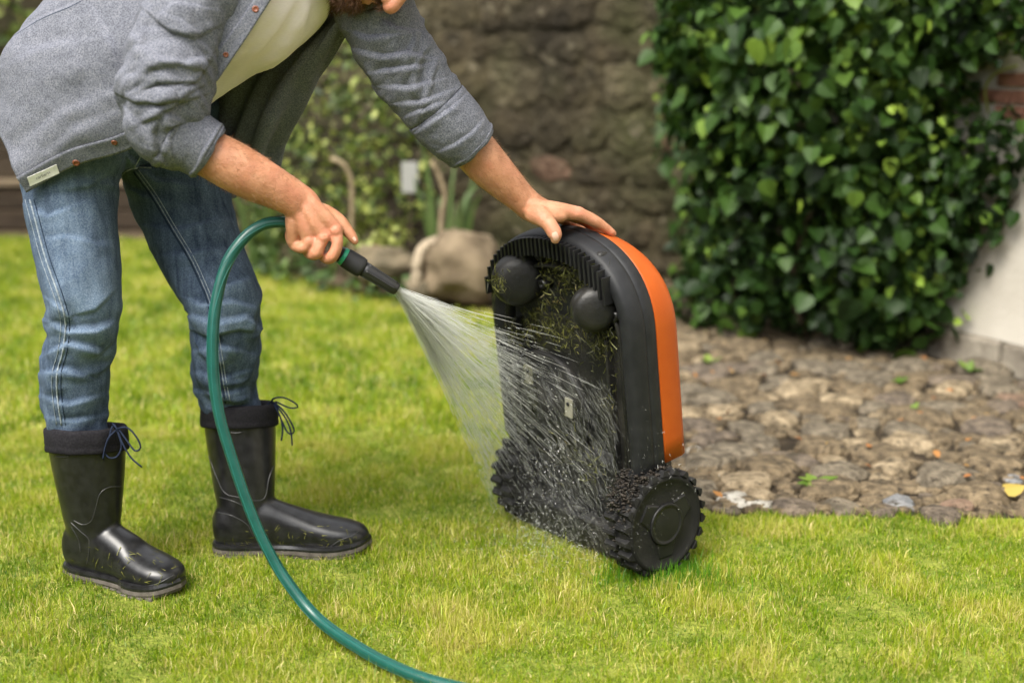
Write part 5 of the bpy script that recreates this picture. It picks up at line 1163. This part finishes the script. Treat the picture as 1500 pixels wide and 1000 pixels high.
br = disc(nv(.50) + nd * .035, nd, 1, [(0, .0135), (.01, .0135), (.05, .0118), (.068, .0112), (.0705, .0100), (.0705, .008), (.064, .0075)], 32)
barrel = obj('barrel', br, M_noz, noz)
for a_ in np.linspace(0, 6.28, 6, endpoint=False):
    sd_ = nrm(np.cross(nd, [0, 0, 1.0])); up2 = np.cross(sd_, nd); rad = sd_ * math.cos(a_) + up2 * math.sin(a_)
    obj('flute', wire([nv(.50) + nd * .042 + rad * .0132, nv(.50) + nd * .072 + rad * .0122, nv(.50) + nd * .100 + rad * .0112], .0016, 6), M_noz, barrel)
TIP = nv(.50) + nd * .105
# water: fine jets from the nozzle to the mower, then bouncing drops
def _water(name, alpha):
    m = bpy.data.materials.new(name); m.use_nodes = True; n = m.node_tree; b = n.nodes['Principled BSDF']
    b.inputs['Base Color'].default_value = (.92, .93, .90, 1); b.inputs['Roughness'].default_value = .15; b.inputs['Specular IOR Level'].default_value = .5
    b.inputs['IOR'].default_value = 1.33; out = n.nodes['Material Output']
    t = n.nodes.new('ShaderNodeBsdfTranslucent'); t.inputs[0].default_value = (.95, .95, .93, 1); mx = n.nodes.new('ShaderNodeMixShader'); mx.inputs[0].default_value = .45
    tr_ = n.nodes.new('ShaderNodeBsdfTransparent'); mx2 = n.nodes.new('ShaderNodeMixShader'); mx2.inputs[0].default_value = alpha
    n.links.new(b.outputs[0], mx.inputs[1]); n.links.new(t.outputs[0], mx.inputs[2]); n.links.new(tr_.outputs[0], mx2.inputs[1]); n.links.new(mx.outputs[0], mx2.inputs[2]); n.links.new(mx2.outputs[0], out.inputs[0])
    return m
M_jet = _water('water_jet', .46); M_fine = _water('water_streak', .26); M_drop = mat('water_drop', (.98, .98, .98), .03, .5); M_drop.node_tree.nodes['Principled BSDF'].inputs['Transmission Weight'].default_value = .8; M_drop.node_tree.nodes['Principled BSDF'].inputs['IOR'].default_value = 1.33
def needles(P0, D, L, r):
    n = len(P0); s = nrm(np.cross(D, RNG.normal(0, 1, (n, 3)))); t = np.cross(D, s); V = []
    for k_, (f_, q_) in enumerate(((0, .15), (.35, 1), (.8, .8), (1, .1))):
        c = P0 + D * (L * f_)[:, None]
        for a_ in (0, 2.094, 4.189): V.append(c + (s * math.cos(a_) + t * math.sin(a_)) * (r * q_)[:, None])
    V = np.stack(V, 1).reshape(-1, 3); F_ = []; o = np.arange(n)[:, None] * 12
    for i in range(3):
        for j in range(3): F_.append(o + np.array([[i*3+j, i*3+(j+1) % 3, (i+1)*3+(j+1) % 3, (i+1)*3+j]]))
    return V, np.concatenate(F_)
# where jets land: pixels on the underside plane
n_j = 7000; up_px = np.array([[700, 452], [718, 470], [735, 500]]); 
land = []
while len(land) < n_j:
    a = random.random(); 
    e_hi = np.array([760, 478]); e_lo = np.array([738, 690]); base = e_hi * (1 - a) + e_lo * a + np.array([random.expovariate(1/28) - 25, random.uniform(-6, 60)])
    x, l = mpx(base[0], base[1], .0); land.append(ml(max(-.24, min(.15, x)), -.004, l))
land = np.array(land); D = land - TIP; Ld = np.linalg.norm(D, axis=1); D = D / Ld[:, None]
s0 = RNG.random(n_j) ** .9; ln = RNG.uniform(.012, .085, n_j); dr_ = RNG.random(n_j) < .38; ln[dr_] = RNG.uniform(.0015, .007, dr_.sum()); st = s0 * (Ld - ln * .5); ln = np.minimum(ln, Ld - st); sag = -.02 * (st / Ld) ** 2
P0 = TIP + D * st[:, None] + np.array([0, 0, 1.0]) * sag[:, None] + RNG.normal(0, .0008, (n_j, 3))
wr = np.where(dr_, RNG.uniform(.0003, .0007, n_j), RNG.uniform(.00012, .00038, n_j)) * (1 + .6 * st / Ld)
jets = needles(P0, D, ln, wr)
# long continuous threads close to the nozzle
k = RNG.choice(n_j, 420, replace=False); thr = needles(np.repeat(TIP[None], 420, 0) + RNG.normal(0, .0028, (420, 3)), D[k], Ld[k] * RNG.uniform(.25, .6, 420), RNG.uniform(.0004, .0008, 420))
V = np.vstack([jets[0], thr[0]]); F_ = np.vstack([jets[1], thr[1] + len(jets[0])])
spray = obj('water_spray', (V, F_), M_jet, smooth=True, kind='stuff'); tag(spray, 'fan of fine white water jets spraying from the nozzle onto the mower', 'water spray')
# splash: drops, streaks running over the underside, mist in the grass
n_s = 2600; Xs = []; Ds = []; Ls = []; Rs = []
for _ in range(n_s):
    px_ = random.uniform(725, 905); f_ = (px_ - 725) / 180; py_ = random.uniform(500 + 60 * f_, 700 + 140 * f_); x, l = mpx(px_, py_, 0)
    if not (-.2 < x < .19 and l > -.09): continue
    p = ml(x, -random.expovariate(1 / .018) - .003, l); Xs.append(p); dv_ = nrm(nd * random.uniform(.2, 1) + np.array([0, 0, -.55]) + RNG.normal(0, .12, 3)); Ds.append(dv_); Ls.append(random.uniform(.006, .04)); Rs.append(random.uniform(.00010, .00032))
for _ in range(900):
    c = np.array(gnd(random.gauss(810, 55), random.gauss(815, 24), 0)); p = c + np.array([0, 0, abs(random.gauss(0, .045)) + .01]); Xs.append(p); Ds.append(nrm(RNG.normal(0, .5, 3) + [.2, -.2, .4])); Ls.append(random.uniform(.003, .012)); Rs.append(random.uniform(.0002, .0006))
for _ in range(4200):
    px_ = random.gauss(815, 60); py_ = random.gauss(740, 70)
    c = np.array(_at0(px_, py_, random.gauss(2.42 - (px_ - 815) * .0012, .05)))
    if c[2] > .015: Xs.append(c); Ds.append(nrm(RNG.normal(0, .6, 3) + nd)); Ls.append(random.uniform(.0008, .004)); Rs.append(random.uniform(.00012, .00035))
for _ in range(60):
    c = np.array(at(random.gauss(965, 40), random.gauss(690, 22), random.gauss(2.33, .05))); Xs.append(c); Ds.append(nrm(RNG.normal(0, 1, 3) + [.3, 0, .8])); Ls.append(random.uniform(.002, .01)); Rs.append(random.uniform(.0003, .0009))
o = obj('water_splash', needles(np.array(Xs), np.array(Ds), np.array(Ls), np.array(Rs)), M_fine, smooth=True, kind='stuff'); tag(o, 'splashing streaks and drops bouncing off the wet mower underside', 'water')
gs = []
for _ in range(230):
    a = random.random(); px_ = random.gauss(812 + (30 - 60 * a) * .4, 12 + 26 * a); py_ = 640 + 140 * a + random.gauss(0, 14); x, l = mpx(px_, py_, .0)
    if not (-.19 < x < .19 and l > -.08): continue
    gs.append(ball(ml(x, -random.uniform(.004, .03), l), np.array([1, 1, random.uniform(1, 1.8)]) * random.uniform(.0005, .0016) * random.random() ** .5, 7, 5))
o = obj('water_drops', geo_join(*gs), M_drop, kind='stuff'); tag(o, 'bright round water drops running down the mower underside', 'water drops')
